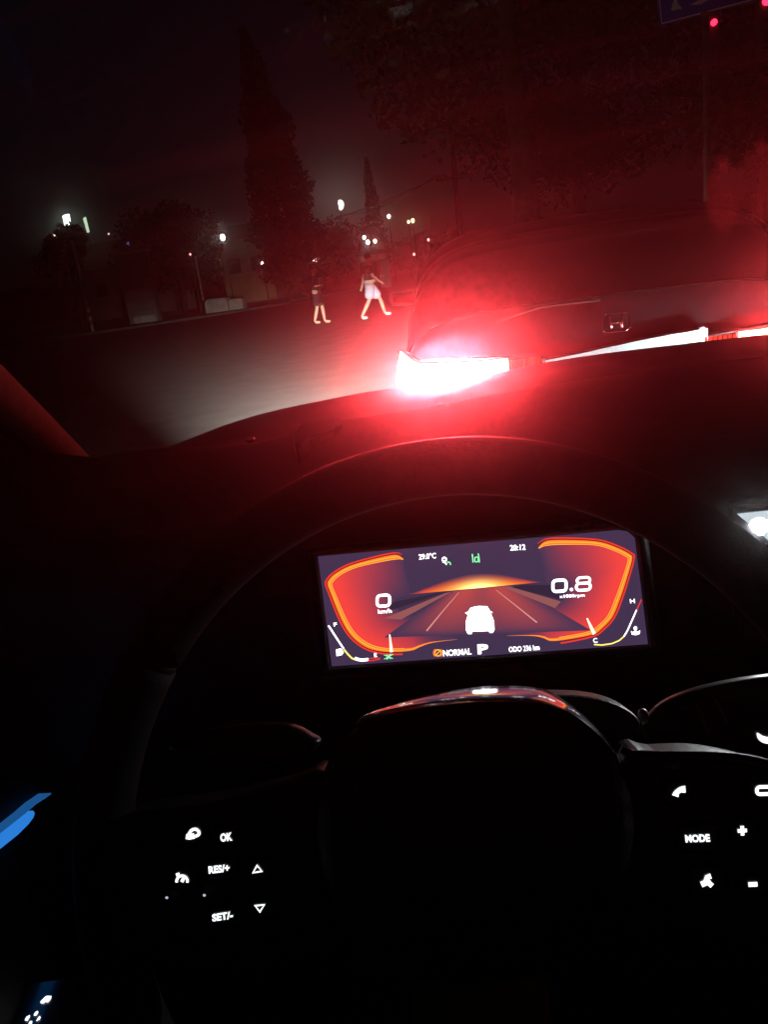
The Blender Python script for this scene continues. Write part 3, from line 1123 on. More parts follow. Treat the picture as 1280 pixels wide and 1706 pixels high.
for hx in (-.36, 1.10):
    hz = .66
    hl = Geo().box((hx, 2.66, hz), (.34, .04, .13)).build('headlamp', M_trim, bon)
    Geo().tube([(hx, 2.69, hz + .003), (hx, 2.72, hz + .003)], .035, 14, cap=False).build('lamp_bowl', M_chrome, hl, True)
    vz = Geo().box((hx + (.22 if hx < 0 else -.22), 2.84, hz + .0497), (.74, .006, .1)).build('beam_stop_plate', M_trim if hx < 0 else M_leak, hl)  # unseen plate added ahead of the lamp to cut its upper beam
    Geo().box((hx + (.05 if hx < 0 else -.05), 2.69, hz + .062), (.26, .012, .012)).build('bar_fill_strip', M_bar_fill, hl)  # glowing strip added to brighten the silver bar of the car ahead
    sl = bpy.data.lights.new('headlamp_beam', 'SPOT')
    sl.energy = HEADLIGHT_POWER
    sl.color = (1.0, 0.97, 0.90)
    sl.spot_size = rad(110 if hx < 0 else 66)
    sl.spot_blend = 1.0
    sl.shadow_soft_size = .0045
    so = bpy.data.objects.new('headlamp_beam', sl)
    COL.objects.link(so)
    so.parent = hl
    so.location = (hx - .37 , 2.735 - 1.9, hz - .9)
    so.rotation_euler = (rad(90 - 5.0), 0, rad(-23 if hx < 0 else -18))

# windscreen
WS = Plane((0, 1.08, 1.06), (0, .53, .85))


def ws_point(x, y):
    return Vector((x, y, 1.06 - (y - 1.08) * .53 / .85 - 0.05 * ((x - .37) / .9) ** 2))


vs, fs = [], []
NX, NY = 20, 12
for j in range(NY + 1):
    y = 1.08 + (0.18 - 1.08) * j / NY
    xl_, xr_ = -.52 + .10 * j / NY, 1.26 - .10 * j / NY
    for i in range(NX + 1):
        vs.append(ws_point(xl_ + (xr_ - xl_) * i / NX, y))
for j in range(NY):
    for i in range(NX):
        a = j * (NX + 1) + i
        fs.append((a, a + 1, a + NX + 2, a + NX + 1))
gm = bpy.data.materials.new('smeared windscreen glass')
gm.use_nodes = True
nt = gm.node_tree
nt.nodes.clear()
out = nt.nodes.new('ShaderNodeOutputMaterial')
tr = nt.nodes.new('ShaderNodeBsdfTransparent')
tr.inputs['Color'].default_value = (0.97, 0.985, 0.97, 1)
tl = nt.nodes.new('ShaderNodeBsdfTranslucent')
tl.inputs['Color'].default_value = (0.9, 0.9, 0.9, 1)
gl = nt.nodes.new('ShaderNodeBsdfGlossy')
gl.inputs['Roughness'].default_value = 0.02
tc = nt.nodes.new('ShaderNodeTexCoord')
mp_ = nt.nodes.new('ShaderNodeMapping')
mp_.inputs['Rotation'].default_value = (0, 0, rad(-14))
mp_.inputs['Scale'].default_value = (1.1, 26, 1.0)
nz = nt.nodes.new('ShaderNodeTexNoise')
nz.inputs['Scale'].default_value = 1.6
nz.inputs['Detail'].default_value = 5
nz.inputs['Distortion'].default_value = 0.25
rp = nt.nodes.new('ShaderNodeMapRange')
rp.inputs['From Min'].default_value = 0.52
rp.inputs['From Max'].default_value = 0.78
rp.inputs['To Min'].default_value = 0.0003
rp.inputs['To Max'].default_value = 0.004
mx = nt.nodes.new('ShaderNodeMixShader')
mx2 = nt.nodes.new('ShaderNodeMixShader')
mx2.inputs[0].default_value = 0.004
nt.links.new(tc.outputs['Object'], mp_.inputs[0])
nt.links.new(mp_.outputs[0], nz.inputs['Vector'])
nt.links.new(nz.outputs['Fac'], rp.inputs['Value'])
nt.links.new(rp.outputs[0], mx.inputs[0])
nt.links.new(tr.outputs[0], mx.inputs[1])
nt.links.new(tl.outputs[0], mx.inputs[2])
nt.links.new(mx.outputs[0], mx2.inputs[1])
nt.links.new(gl.outputs[0], mx2.inputs[2])
nt.links.new(mx2.outputs[0], out.inputs[0])
tag(mk('windscreen', vs, fs, gm, smooth=True), 'clear raked windscreen with wiper smears between us and the street', 'windscreen')

# pillar beside the windscreen
pa, pb, pc = WS(172, 765), WS(80, 682), WS(0, 606)
pts = [pa + Vector((-.03, .04, -.03)), pa, pb, pc, pc + (pc - pb) * 1.5, pc + (pc - pb) * 4]
pts = [q + Vector((-.022, -.010, -.020)) for q in pts]
g = Geo().tube(pts, [.004, .020, .028, .031, .033, .033], 16)
tag(g.build('windscreen_pillar', M_pillar, None, True), 'sloping windscreen pillar lit dim red at the far side of the dashboard', 'pillar trim')

# dashboard
dcrest = [(60, 770), (165, 757), (340, 745), (430, 737), (560, 703), (640, 690), (860, 651), (1000, 628), (1280, 592)]
dc = [at_y(a, b, .90) for a, b in dcrest]
dc = [Vector((-.58, .9, 1.10))] + dc[1:] + [Vector((x, .9, z)) for x, z in ((.55, 1.16), (.8, 1.155), (1.05, 1.14), (1.35, 1.11))]
dc = curve_through(sorted(dc, key=lambda v: v.x), 3)
dash = thing('dashboard', 'matt black dashboard running under the windscreen', 'dashboard', (.37, .75, .8))
rows = []
for yy, dz in ((1.06, -.075), (.99, -.03), (.94, -.006), (.9, 0), (.84, -.004), (.74, -.012), (.64, -.022)):
    rows.append([Vector((v.x, yy, v.z + dz)) for v in dc])
# front lip rounds over above the display
for yy, zz in ((.60, 1.118), (.585, 1.108), (.58, 1.09), (.60, 1.02), (.61, .95), (.615, .80), (.63, .60)):
    rows.append([Vector((v.x, yy, zz)) for v in dc])
n = len(dc)
vs = [v for r_ in rows for v in r_]
fs = [(i * n + j, i * n + j + 1, (i + 1) * n + j + 1, (i + 1) * n + j) for i in range(len(rows) - 1) for j in range(n - 1)]
o = mk('dash_pad', vs, fs, M_dash, dash, True)
sb = o.modifiers.new('smooth', 'SUBSURF')
sb.levels = sb.render_levels = 1
g = Geo().add([(-.58, .63, .60), (1.35, .63, .60), (1.35, 1.0, .42), (-.58, 1.0, .42)], [(0, 1, 2, 3)])
g.add([(-.58, 1.0, .42), (1.35, 1.0, .42), (1.35, 1.05, .22), (-.58, 1.05, .22)], [(0, 1, 2, 3)])
g.add([(-.58, 1.05, .22), (1.35, 1.05, .22), (1.35, -.6, .22), (-.58, -.6, .22)], [(0, 1, 2, 3)])
g.build('footwell', M_dash, dash)
# small corner speaker grille and sensor on the pad
DP = Plane((0, .80, 1.128), (0, 0, 1))
sp_ = [DP(a, b) for a, b in ((488, 742), (500, 722), (540, 716), (566, 712), (572, 722), (560, 735), (520, 745), (497, 765))]
soften(Geo().prism([v + Vector((0, 0, .012)) for v in sp_], [v - Vector((0, 0, .02)) for v in sp_]).build('speaker_grille', M_satin, dash), .003)
q = DP(418, 738)
Geo().ball(q + Vector((0, 0, .004)), (.006, .006, .004), 10, 6).build('light_sensor', M_piano, dash, True)

# ------------------------------------------------------------------ instrument display
CL = Plane(EYE + ray(803, 1000) * .6, (0, -math.cos(rad(15)), math.sin(rad(15))))
disp = thing('instrument_display', 'wide instrument display glowing orange behind the steering wheel', 'display', CL(803, 1110))
cs = [(530, 928), (700, 913), (900, 896), (1030, 884), (1047, 886), (1058, 896), (1080, 1073), (553, 1110)]
M_screen = glow('dark violet screen', (0.056, 0.033, 0.078), 1.0, True)
F = [CL(a, b, -.001) for a, b in cs]
scr = Geo().prism(F, [v - CL.n * .008 for v in F]).build('screen', M_screen, disp)
oc = [(505, 905), (1060, 856), (1085, 868), (1112, 1098), (1098, 1108), (540, 1146), (528, 1136)]
FO = [CL(a, b, .004) for a, b in oc]
ic = [(529, 927), (700, 912), (900, 895), (1030, 883), (1048, 885), (1059, 895), (1081, 1074), (552, 1111)]
# bezel as a frame between the outer and inner outline
inn = [CL(a, b, .0005) for a, b in ic]
cen = CL(803, 1000)


def grow(pts, k):
    out_ = []
    for a, b in pts:
        out_.append((803 + (a - 803) * k, 1000 + (b - 1000) * (1 + (k - 1) * 2.4)))
    return out_


mid = [CL(a, b, .010) for a, b in grow(ic, 1.03)]
outr = [CL(a, b, .006) for a, b in grow(ic, 1.075)]
bk = [CL(a, b, -.05) for a, b in grow(ic, 1.08)]
n = len(ic)
fs = []
for r_ in range(3):
    for i in range(n):
        j = (i + 1) % n
        fs.append((r_ * n + i, r_ * n + j, (r_ + 1) * n + j, (r_ + 1) * n + i))
Geo().add(inn + mid + outr + bk, fs).build('bezel', M_satin, disp, True)

E_white = glow('display white', (1.0, 0.97, 1.0), 2.6)
E_car = glow('display bright white', (1.0, 0.98, 1.0), 4.0)
E_orange = glow('display orange', (1.0, 0.19, 0.02), 1.25)
E_yellow = glow('display yellow', (1.0, 0.42, 0.05), 1.3)
E_red = glow('display red', (1.0, 0.045, 0.03), 0.95)
E_darkred = glow('display dark red', (0.35, 0.02, 0.02), 0.6)
E_green = glow('display green', (0.25, 1.0, 0.42), 1.3)
E_lime = glow('display lime', (1.0, 0.85, 0.18), 1.3)
E_pic = picture_glow('display picture', 1.12)
BG = (0.056, 0.033, 0.078)
RED = (0.86, 0.055, 0.045)


def mixc(a, b, f):
    return tuple(x + (y - x) * f for x, y in zip(a, b))


left_g = [(672, 931), (660, 927.5), (625, 934), (587, 944), (562, 957), (551, 968), (549.5, 975), (554, 987), (572, 1030), (587, 1055), (605, 1071), (625, 1080), (652, 1083.5), (685, 1081.5), (700, 1076), (720, 1070), (762, 1065)]
right_g = [(897.5, 912.5), (912, 904.5), (950, 903), (995, 905), (1025, 914), (1046, 924.5), (1050.5, 932), (1042, 962), (1030, 997), (1017, 1027), (1000, 1045), (987, 1054), (955, 1061), (920, 1065.5), (905, 1061), (887, 1058.5), (845, 1059)]


def gauge(pts, centre, nm):
    P = curve_through(pts, 5)
    n_ = len(P)
    # soft red field inside the gauge
    vs_, cc_, fs_ = [], [], []
    ROWS = 7
    for k in range(ROWS):
        f = k / (ROWS - 1)
        for i, p_ in enumerate(P):
            e = min(1.0, i / (n_ * 0.34), (n_ - 1 - i) / (n_ * 0.34))
            e = e * e * (3 - 2 * e)
            d = (Vector(centre) - p_) * (0.78 * f)
            q_ = p_ + d
            vs_.append(CL(q_.x, q_.y, .0006))
            fall = (1 - f) ** 1.1 * e
            cc_.append(mixc(BG, RED, min(1, fall * 1.15)))
    for k in range(ROWS - 1):
        for i in range(n_ - 1):
            a_ = k * n_ + i
            fs_.append((a_, a_ + 1, a_ + n_ + 1, a_ + n_))
    mk(nm + '_field', vs_, fs_, E_pic, scr, cols=cc_)
    w = []
    for i in range(n_):
        e = min(i, n_ - 1 - i) / n_
        # the lower run towards the middle of the display is thin
        t_ = i / n_
        base_ = 7.5 if t_ < .66 else max(1.2, 7.5 - (t_ - .66) * 22)
        w.append(base_ * min(1, .15 + e * 14))
    ribbon(nm + '_band', CL, P, w, E_orange, scr, .0012)
    ribbon(nm + '_core', CL, P, [x * .22 for x in w], E_yellow, scr, .0015)
    cv = Vector(centre)
    O = [p_ + (p_ - cv).normalized() * 7.0 for p_ in P]
    D = [p_ + (p_ - cv).normalized() * (x * .5 + .9) for p_, x in zip(P, w)]
    ribbon(nm + '_gap', CL, D[:int(n_ * .78)], 1.8, E_darkred, scr, .0013)
    m_ = int(n_ * .80)
    ribbon(nm + '_edge', CL, O[:m_], [min(2.6, 0.4 + 0.3 * i) for i in range(m_)], E_red, scr, .0011)
    I = [p_ - (p_ - cv).normalized() * (x * .5 + .4) for p_, x in zip(P, w)]
    ribbon(nm + '_inner_line', CL, I[:m_], 1.0, E_yellow, scr, .0016)


gauge(left_g, (690, 1010), 'speed_gauge')
gauge(right_g, (915, 990), 'engine_gauge')


def needle(a, b, w, nm):
    a, b = Vector(a), Vector(b)
    P = [a.lerp(b, i / 6) for i in range(7)]
    ribbon(nm + '_glow', CL, P, [w * 0.5 + w * 1.3 * i / 6 for i in range(7)], E_yellow, scr, .0018)
    ribbon(nm, CL, P, [w * .3 + w * .7 * i / 6 for i in range(7)], E_white, scr, .0021)


needle((649.5, 1057), (652.5, 1086), 4.0, 'speed_needle')
needle((978.5, 1030), (990.5, 1056), 4.5, 'engine_needle')

# sunrise over the drawn road
vs_, cc_, fs_ = [], [], []
NXs, NYs = 24, 6
for j in range(NYs + 1):
    for i in range(NXs + 1):
        u = i / NXs
        x = 678 + (905 - 678) * u
        y0 = 990.5 + (969.5 - 990.5) * u
        hgt = 24 * max(0.0, math.sin(math.pi * u)) ** 1.3
        f = j / NYs
        vs_.append(CL(x, y0 - hgt * f, .0009))
        core = math.exp(-((u - .52) / .13) ** 2)
        midc = math.exp(-((u - .52) / .26) ** 2)
        c_ = mixc((0.75, 0.05, 0.03), (1.3, 0.55, 0.02), midc * (1 - f) ** 1.0)
        c_ = mixc(c_, (2.2, 1.7, 0.6), core * (1 - f) ** 2.2)
        c_ = mixc(c_, BG, f ** 1.6)
        e = min(1.0, min(u, 1 - u) / .12)
        cc_.append(mixc(BG, c_, e))
for j in range(NYs):
    for i in range(NXs):
        a_ = j * (NXs + 1) + i
        fs_.append((a_, a_ + 1, a_ + NXs + 2, a_ + NXs + 1))
mk('sunrise_graphic', vs_, fs_, E_pic, scr, cols=cc_)
vs_, cc_, fs_ = [], [], []
for j in range(9):
    f = j / 8
    xl2, xr2 = 748 + (640 - 748) * f, 856 + (985 - 856) * f
    yl, yr = 985 + (1062 - 985) * f, 975 + (1050 - 975) * f
    for i in range(17):
        u = i / 16
        x, y = xl2 + (xr2 - xl2) * u, yl + (yr - yl) * u
        vs_.append(CL(x, y, .0008))
        s = (1 - abs(2 * u - 1) ** 2.2) * (1 - f) ** .55
        s = max(0.0, s) * (0.75 + .25 * math.sin(u * 9.4))
        cc_.append(mixc(BG, (0.62, 0.075, 0.055), s))
for j in range(8):
    for i in range(16):
        a_ = j * 17 + i
        fs_.append((a_, a_ + 1, a_ + 18, a_ + 17))
mk('road_graphic', vs_, fs_, E_pic, scr, cols=cc_)
E_lane = glow('display lane line', (0.95, 0.42, 0.36), .8)
E_shoulder = glow('display road shoulder', (0.42, 0.13, 0.13), .75)
E_gap = glow('display dark verge', (0.035, 0.02, 0.045), 1.0)
ribbon('lane_line', CL, [(765, 987), (738, 1018), (711, 1051)], [.8, 1.5, 2.4], E_lane, scr, .0013)
ribbon('lane_line', CL, [(827, 983), (860, 1009), (895, 1037)], [.8, 1.5, 2.4], E_lane, scr, .0013)
patch('verge_graphic', CL, [(745, 986), (728, 988), (655, 1003), (645, 1019)], E_gap, scr, .0010)
patch('verge_graphic', CL, [(850, 978), (872, 974), (925, 975), (940, 1000)], E_gap, scr, .0010)
patch('shoulder_graphic', CL, [(752, 986), (742, 988), (640, 1030), (668, 1032)], E_shoulder, scr, .0011)
patch('shoulder_graphic', CL, [(838, 978), (852, 978), (935, 1002), (925, 1013)], E_shoulder, scr, .0011)
patch('car_icon', CL, [(785, 1012), (798, 1009.5), (812, 1010), (817, 1018), (821, 1020), (818, 1022), (823, 1034), (824, 1049), (821, 1054), (816, 1054), (815, 1051), (787, 1052), (786, 1056), (780, 1056), (777, 1050), (777, 1034), (780, 1024), (775, 1021), (780, 1019)], E_car, scr, .0022)


def digit_loop(x0, y0, x1, y1, w, sl, nm):
    ribbon(nm, CL, round_rect(x0, y0, x1, y1, 5.5, sl, 4), w, E_white, scr, .002, True)


digit_loop(628.5, 991.5, 649.5, 1009.5, 4.6, .07, 'speed_digit')
digit_loop(921.5, 966.5, 943.5, 985, 5.0, .06, 'engine_digit')
multi_patch('decimal_point', CL, [arc(952.5, 982, 2.8, 2.8, 0, 330, 10)], E_white, scr, .002)
digit_loop(960.5, 971.5, 984, 983, 4.4, .06, 'engine_digit')
digit_loop(961.5, 962, 983.5, 971.5, 4.2, .06, 'engine_digit')


def disp_text(nm, s, x0, y0, x1, y1, sl, m=None, bold=.012):
    """x0,y0 lower left; x1 right end; y1 top at the left end; sl slope of the line"""
    lettering(nm, CL, s, (x0, y0), (x1, y0 - sl * (x1 - x0)), (x0 - .8, y1), m or E_white, scr, .002, bold + .004)


disp_text('speed_unit', 'km/h', 630.5, 1022.5, 653, 1015.5, .08)
disp_text('engine_unit', 'x1000rpm', 933, 998, 975, 991, .06)
disp_text('temperature_text', '29.0°C', 698.5, 932.5, 727, 923, .09)
disp_text('clock_text', '20:12', 850.5, 917.5, 876, 908, .06)
disp_text('mode_text', 'NORMAL', 739, 1093.5, 786, 1083, .07)
disp_text('gear_letter', 'P', 796.5, 1089.5, 814, 1073.5, .05, E_car, .03)
disp_text('odometer_text', 'ODO 236 km', 848.5, 1086.5, 899.5, 1077.5, .075)
disp_text('gauge_letter', 'F', 556.5, 1043.5, 562, 1037.5, .09)
disp_text('gauge_letter', 'E', 624, 1094.5, 628.5, 1088, .09)
disp_text('gauge_letter', 'H', 1050.5, 1005, 1058.5, 998, .06)
disp_text('gauge_letter', 'C', 989, 1071, 996, 1063, .06)
# warning marks
ribbon('brake_mark', CL, arc(730, 1087.5, 5.2, 5.2, 0, 345, 18), 2.2, E_yellow, scr, .002, True)
ribbon('brake_mark', CL, arc(730, 1087.5, 7.6, 7.6, 130, 235, 8), 1.6, E_orange, scr, .002)
ribbon('brake_mark', CL, arc(730, 1087.5, 7.6, 7.6, -50, 50, 8), 1.6, E_orange, scr, .002)
ribbon('brake_mark', CL, [(727, 1091), (733, 1084)], 1.8, E_yellow, scr, .0022)
ribbon('position_lamp_mark', CL, arc(643.5, 1094.5, 3.2, 3.4, -80, 80, 8), 2.2, E_green, scr, .002)
ribbon('position_lamp_mark', CL, arc(652, 1093.5, 3.2, 3.4, 100, 260, 8), 2.2, E_green, scr, .002)
ribbon('position_lamp_mark', CL, [(640, 1091), (655, 1097)], 1.1, E_green, scr, .002)
ribbon('position_lamp_mark', CL, [(640, 1098), (655, 1090)], 1.1, E_green, scr, .002)
ribbon('belt_mark', CL, arc(740.5, 932, 3.2, 3.4, 0, 345, 12), 2.2, E_white, scr, .002, True)
ribbon('belt_mark', CL, [(737.5, 937), (741, 935), (744, 940), (746.5, 936), (750, 937), (751, 941)], 2.2, E_green, scr, .002)
ribbon('belt_mark', CL, [(738, 936.5), (742, 937.5), (744, 941)], 1.3, E_white, scr, .0022)
ribbon('lane_assist_mark', CL, [(787, 923), (788, 929), (788.5, 937)], 2.2, E_green, scr, .002)
ribbon('lane_assist_mark', CL, [(797, 922), (798.5, 930), (799, 937)], 1.8, E_green, scr, .002)
ribbon('lane_assist_mark', CL, round_rect(791.5, 928, 797, 936, 2, .05, 3), 1.7, E_green, scr, .0021, True)
# fuel and coolant bars
ribbon('fuel_bar', CL, [(547.5, 1042), (561, 1063), (573, 1081)], 2.6, E_white, scr, .002)
ribbon('fuel_bar', CL, [(573.5, 1082), (580, 1090), (586, 1096), (591, 1098.5)], 2.8, E_lime, scr, .002)
ribbon('fuel_bar', CL, [(591, 1096.5), (597, 1098.5), (603, 1099.5), (614, 1098.5)], 5, E_white, scr, .002)
ribbon('fuel_bar', CL, [(612, 1101), (622, 1100), (634, 1097.5)], 1.8, E_red, scr, .0021)
ribbon('fuel_bar', CL, [(615, 1097), (625, 1096), (633, 1096)], 1.6, E_red, scr, .0021)
multi_patch('fuel_pump_mark', CL, [[(560, 1082), (568, 1080), (573, 1086), (570, 1091), (561, 1093)]], E_white, scr, .002)
ribbon('coolant_bar', CL, [(990, 1073.5), (1003, 1074.5), (1020, 1072), (1032, 1067), (1040, 1060)], 2.3, E_lime, scr, .002)
ribbon('coolant_bar', CL, [(1040, 1060), (1046, 1050), (1054, 1032), (1061, 1016)], 2.2, E_white, scr, .002)
ribbon('coolant_bar', CL, [(1061, 1016), (1069, 999)], 2.2, E_red, scr, .002)
multi_patch('coolant_mark', CL, [arc(1059, 1046.5, 3, 3.5, 0, 330, 8), [(1051.5, 1051), (1055, 1053), (1059, 1050), (1063, 1052), (1067, 1050), (1066, 1056), (1060, 1058), (1053, 1057)]], E_white, scr, .002)

# ------------------------------------------------------------------ steering wheel
TILT = rad(25)
WN = Vector((0, -math.cos(TILT), math.sin(TILT)))
W0 = EYE + ray(785, 1418) * .365
WHP = Plane(W0, WN)
WX = Vector((1, 0, 0))
WY = WN.cross(WX)
wheel = thing('steering_wheel', 'black leather steering wheel with lit buttons on its spokes', 'steering wheel', W0)
RIM_R, RIM_T = .183, .0145


def on_rim(a, R=RIM_R, h=0.0):
    return W0 + (WX * math.cos(rad(a)) + WY * math.sin(rad(a))) * R + WN * h


seam = 147
g = Geo().tube([on_rim(a) for a in [seam + 0.9 + i * (360 - 1.8) / 120 for i in range(121)]], RIM_T, 18)
rim = g.build('rim', M_leather, wheel, True)
Geo().tube([on_rim(seam - 1.0), on_rim(seam + 1.0)], RIM_T * .93, 18).build('rim_seam', M_dash, rim, True)

# hub pad: domed cushion
pad = [(612, 1202), (700, 1177), (800, 1165), (890, 1166), (950, 1187), (1000, 1225), (1032, 1270), (1050, 1340), (1040, 1430), (1000, 1520), (930, 1580), (800, 1605), (680, 1590), (600, 1540), (555, 1450), (538, 1360), (545, 1290), (570, 1235)]
PP = curve_through([Vector(q_) for q_ in pad], 3, True)
cp = Vector((795, 1385))
vs, fs = [], []
lev = [(1.0, -.02), (1.0, .012), (.985, .02), (.95, .026), (.85, .031), (.6, .036), (.3, .038)]
for s, h in lev:
    for q_ in PP:
        r_ = cp + (q_ - cp) * s
        vs.append(WHP(r_.x, r_.y, 0.0) + WN * h)
n = len(PP)
for i in range(len(lev) - 1):
    for j in range(n):
        k = (j + 1) % n
        fs.append((i * n + j, i * n + k, (i + 1) * n + k, (i + 1) * n + j))
vs.append(WHP(cp.x, cp.y) + WN * .038)
for j in range(n):
    fs.append(((len(lev) - 1) * n + j, (len(lev) - 1) * n + (j + 1) % n, len(vs) - 1))
Geo().add(vs, fs).build('airbag_cover', M_satin, wheel, True)
# bright piping along the upper edge of the hub
tp = curve_through([(590, 1204), (606, 1193), (650, 1181), (720, 1168), (800, 1160), (880, 1160), (925, 1168), (960, 1186), (995, 1215), (1022, 1247), (1030, 1262)], 5)
tpp = [WHP(q_.x, q_.y, .020) for q_ in tp]
mt = tpp[len(tpp) // 2]
hv_ = ((EYE - mt).normalized() + (CL(803, 1040) - mt).normalized()).normalized()
hv_.x = 0
hv_.normalize()
dv = Vector((0, hv_.z, -hv_.y))          # runs away from the driver
vs, fs = [], []
nn_ = len(tpp)
for k, (t_, up_) in enumerate(((-.15, -.0016), (0, -.0002), (.3, .0), (.65, -.0004), (1.0, -.0012), (1.0, -.008))):
    for i, v in enumerate(tpp):
        w_ = .05 * min(1.0, .12 + 2.2 * min(i, nn_ - 1 - i) / nn_)
        vs.append(v + dv * (w_ * t_) + hv_ * up_)
for k in range(5):
    for i in range(nn_ - 1):
        a = k * nn_ + i
        fs.append((a, a + 1, a + nn_ + 1, a + nn_))
mk('polished_shelf', vs, fs, mat('polished trim', (0.8, 0.8, 0.81), 0.11, 1.0, var=0.05), wheel, True)
# rear shell behind the pad on the right
rs_ = curve_through([(820, 1158), (930, 1152), (1000, 1158), (1050, 1178), (1068, 1205), (1040, 1240), (900, 1240), (820, 1210)], 4, True)
F = [WHP(q_.x, q_.y + 6, -.032) for q_ in rs_]
soften(Geo().prism(F, [v - WN * .03 for v in F]).build('rear_shell', M_satin, wheel), .004)
q_ = WHP(1072, 1192, -.004)
Geo().ball(q_, (.0026, .003, .0036), 10, 6).build('shell_screw', M_steel, wheel, True)


def spoke(px, m, nm, h0=.0, h1=.012):
    P = curve_through(px, 4, True)
    F = [WHP(a.x, a.y) + WN * h1 for a in P]
    o_ = Geo().prism(F, [v - WN * (h1 - h0 + .02) for v in F]).build(nm, m, wheel)
    soften(o_, .003, 3)
    return o_


ls = spoke([(560, 1290), (480, 1300), (350, 1330), (220, 1350), (160, 1420), (185, 1530), (300, 1590), (450, 1590), (590, 1540)], M_satin, 'spoke')
rs = spoke([(1030, 1262), (1090, 1250), (1180, 1250), (1290, 1272), (1430, 1330), (1490, 1400), (1440, 1500), (1300, 1540), (1130, 1530), (1010, 1510)], M_satin, 'spoke')
bs = spoke([(700, 1570), (900, 1560), (930, 1750), (960, 2100), (760, 2130), (690, 1800)], M_piano, 'spoke')
tp = curve_through([(1028, 1240), (1045, 1246), (1100, 1248), (1180, 1249), (1240, 1256), (1290, 1272), (1380, 1315)], 4)
Geo().tube([WHP(a.x, a.y) + WN * .0125 for a in tp], .0016, 8).build('spoke_trim', M_satin, rs, True)

# switch panels and lit marks
M_icon = glow('white button light', (0.93, 0.97, 1.0), 1.5)
M_icon_dim = glow('dim button light', (0.6, 0.6, 0.75), .8)


def button(px, spoke_o, nm='button', lift=.0135):
    F = [WHP(a, b, lift + .002) for a, b in px]
    c_ = sum(F, Vector()) / len(F)
    B_ = [c_ + (v - c_) * 1.06 - WN * .006 for v in F]
    return soften(Geo().prism(F, B_).build(nm, M_piano, spoke_o), .0008, 2)


LIFT = .0162
bl = [button(round_rect(298, 1368, 345, 1410, 8, .08), ls), button(round_rect(352, 1376, 402, 1414, 8, .08), ls),
      button(round_rect(280, 1440, 328, 1484, 8, .08), ls), button(round_rect(338, 1430, 398, 1466, 8, .08), ls),
      button(round_rect(408, 1428, 452, 1466, 8, .08), ls), button(round_rect(342, 1508, 402, 1546, 8, .08), ls),
      button(round_rect(412, 1494, 456, 1530, 8, .08), ls)]


def icon_ribbon(pts, w, closed=False, m=None, nm='icon', par=None):
    w = [x * 1.2 for x in w] if isinstance(w, (list, tuple)) else w * 1.2
    return ribbon(nm, WHP, pts, w, m or M_icon, par, LIFT, closed)


icon_ribbon(curve_through([(314, 1391), (319, 1383), (326, 1381), (331, 1385), (331, 1390), (325, 1393)], 4), 4.2, par=ls)
icon_ribbon([(310, 1393), (316, 1394), (324, 1392)], 7.5, par=ls)
lettering('icon_text', WHP, 'OK', (367.5, 1402.5), (387.5, 1400), (366.5, 1388.5), M_icon, ls, LIFT, .05)
lettering('icon_text', WHP, 'RES/+', (348, 1455.5), (383, 1451.5), (347, 1443), M_icon, ls, LIFT, .042)
lettering('icon_text', WHP, 'SET/-', (354, 1535), (388.5, 1530), (353, 1522.5), M_icon, ls, LIFT, .042)
icon_ribbon([(428.5, 1441.5), (421.5, 1453.5), (436.5, 1451)], 3.6, True, par=ls)
icon_ribbon([(425, 1508.5), (440.5, 1507), (433, 1518.5)], 3.6, True, par=ls)
icon_ribbon(arc(303.3, 1468, 9, 9.5, 170, 372, 14), 3.6, par=ls)
icon_ribbon([(297, 1459), (295.5, 1454)], 5, par=ls)
icon_ribbon([(303, 1469), (306, 1462)], 4.5, par=ls)
multi_patch('pilot_light', WHP, [arc(278, 1495, 2.6, 2.2, 0, 320, 8)], M_icon_dim, ls, LIFT)
multi_patch('pilot_light', WHP, [arc(340.5, 1491, 2.6, 2.4, 0, 320, 8)], M_icon_dim, ls, LIFT)
for b_ in ((1108, 1298, 1158, 1340), (1130, 1374, 1198, 1420), (1216, 1364, 1258, 1402), (1150, 1444, 1206, 1492), (1230, 1456, 1280, 1490), (1246, 1294, 1310, 1340)):
    button(round_rect(*b_, 8, .05), rs)
icon_ribbon(curve_through([(1125.5, 1326), (1128, 1320), (1134, 1315.5), (1142.5, 1314.5)], 4), [9.5, 9.2, 8.6, 8, 7.6, 7.2, 7, 7.2, 7.8, 8.4, 9, 9.4, 9.6], par=rs)
icon_ribbon(round_rect(1261.5, 1310.5, 1292, 1322.5, 5, .03, 4), 5, True, par=rs)
lettering('icon_text', WHP, 'MODE', (1143, 1403.5), (1184, 1402), (1141.5, 1390.5), M_icon, rs, LIFT, .045)
icon_ribbon([(1229.5, 1384), (1245, 1383)], 5, par=rs)
icon_ribbon([(1237, 1375.5), (1237.8, 1391.5)], 5, par=rs)
icon_ribbon([(1171, 1467), (1175, 1476)], 7.5, par=rs)
icon_ribbon([(1176, 1470), (1179, 1461), (1185, 1459)], 7.5, par=rs)
icon_ribbon([(1179, 1467), (1183, 1472), (1187, 1475.5)], 7, par=rs)
icon_ribbon([(1247.5, 1473.3), (1262.5, 1472.6)], 6.4, par=rs)
Geo().ball(WHP(1110, 1262, .0) + WN * .013, (.004, .003, .0022), 10, 6).build('spoke_rivet', M_steel, rs, True)


# ------------------------------------------------------------------ column stalks
SPN = Plane(W0 - WN * .055, WN)


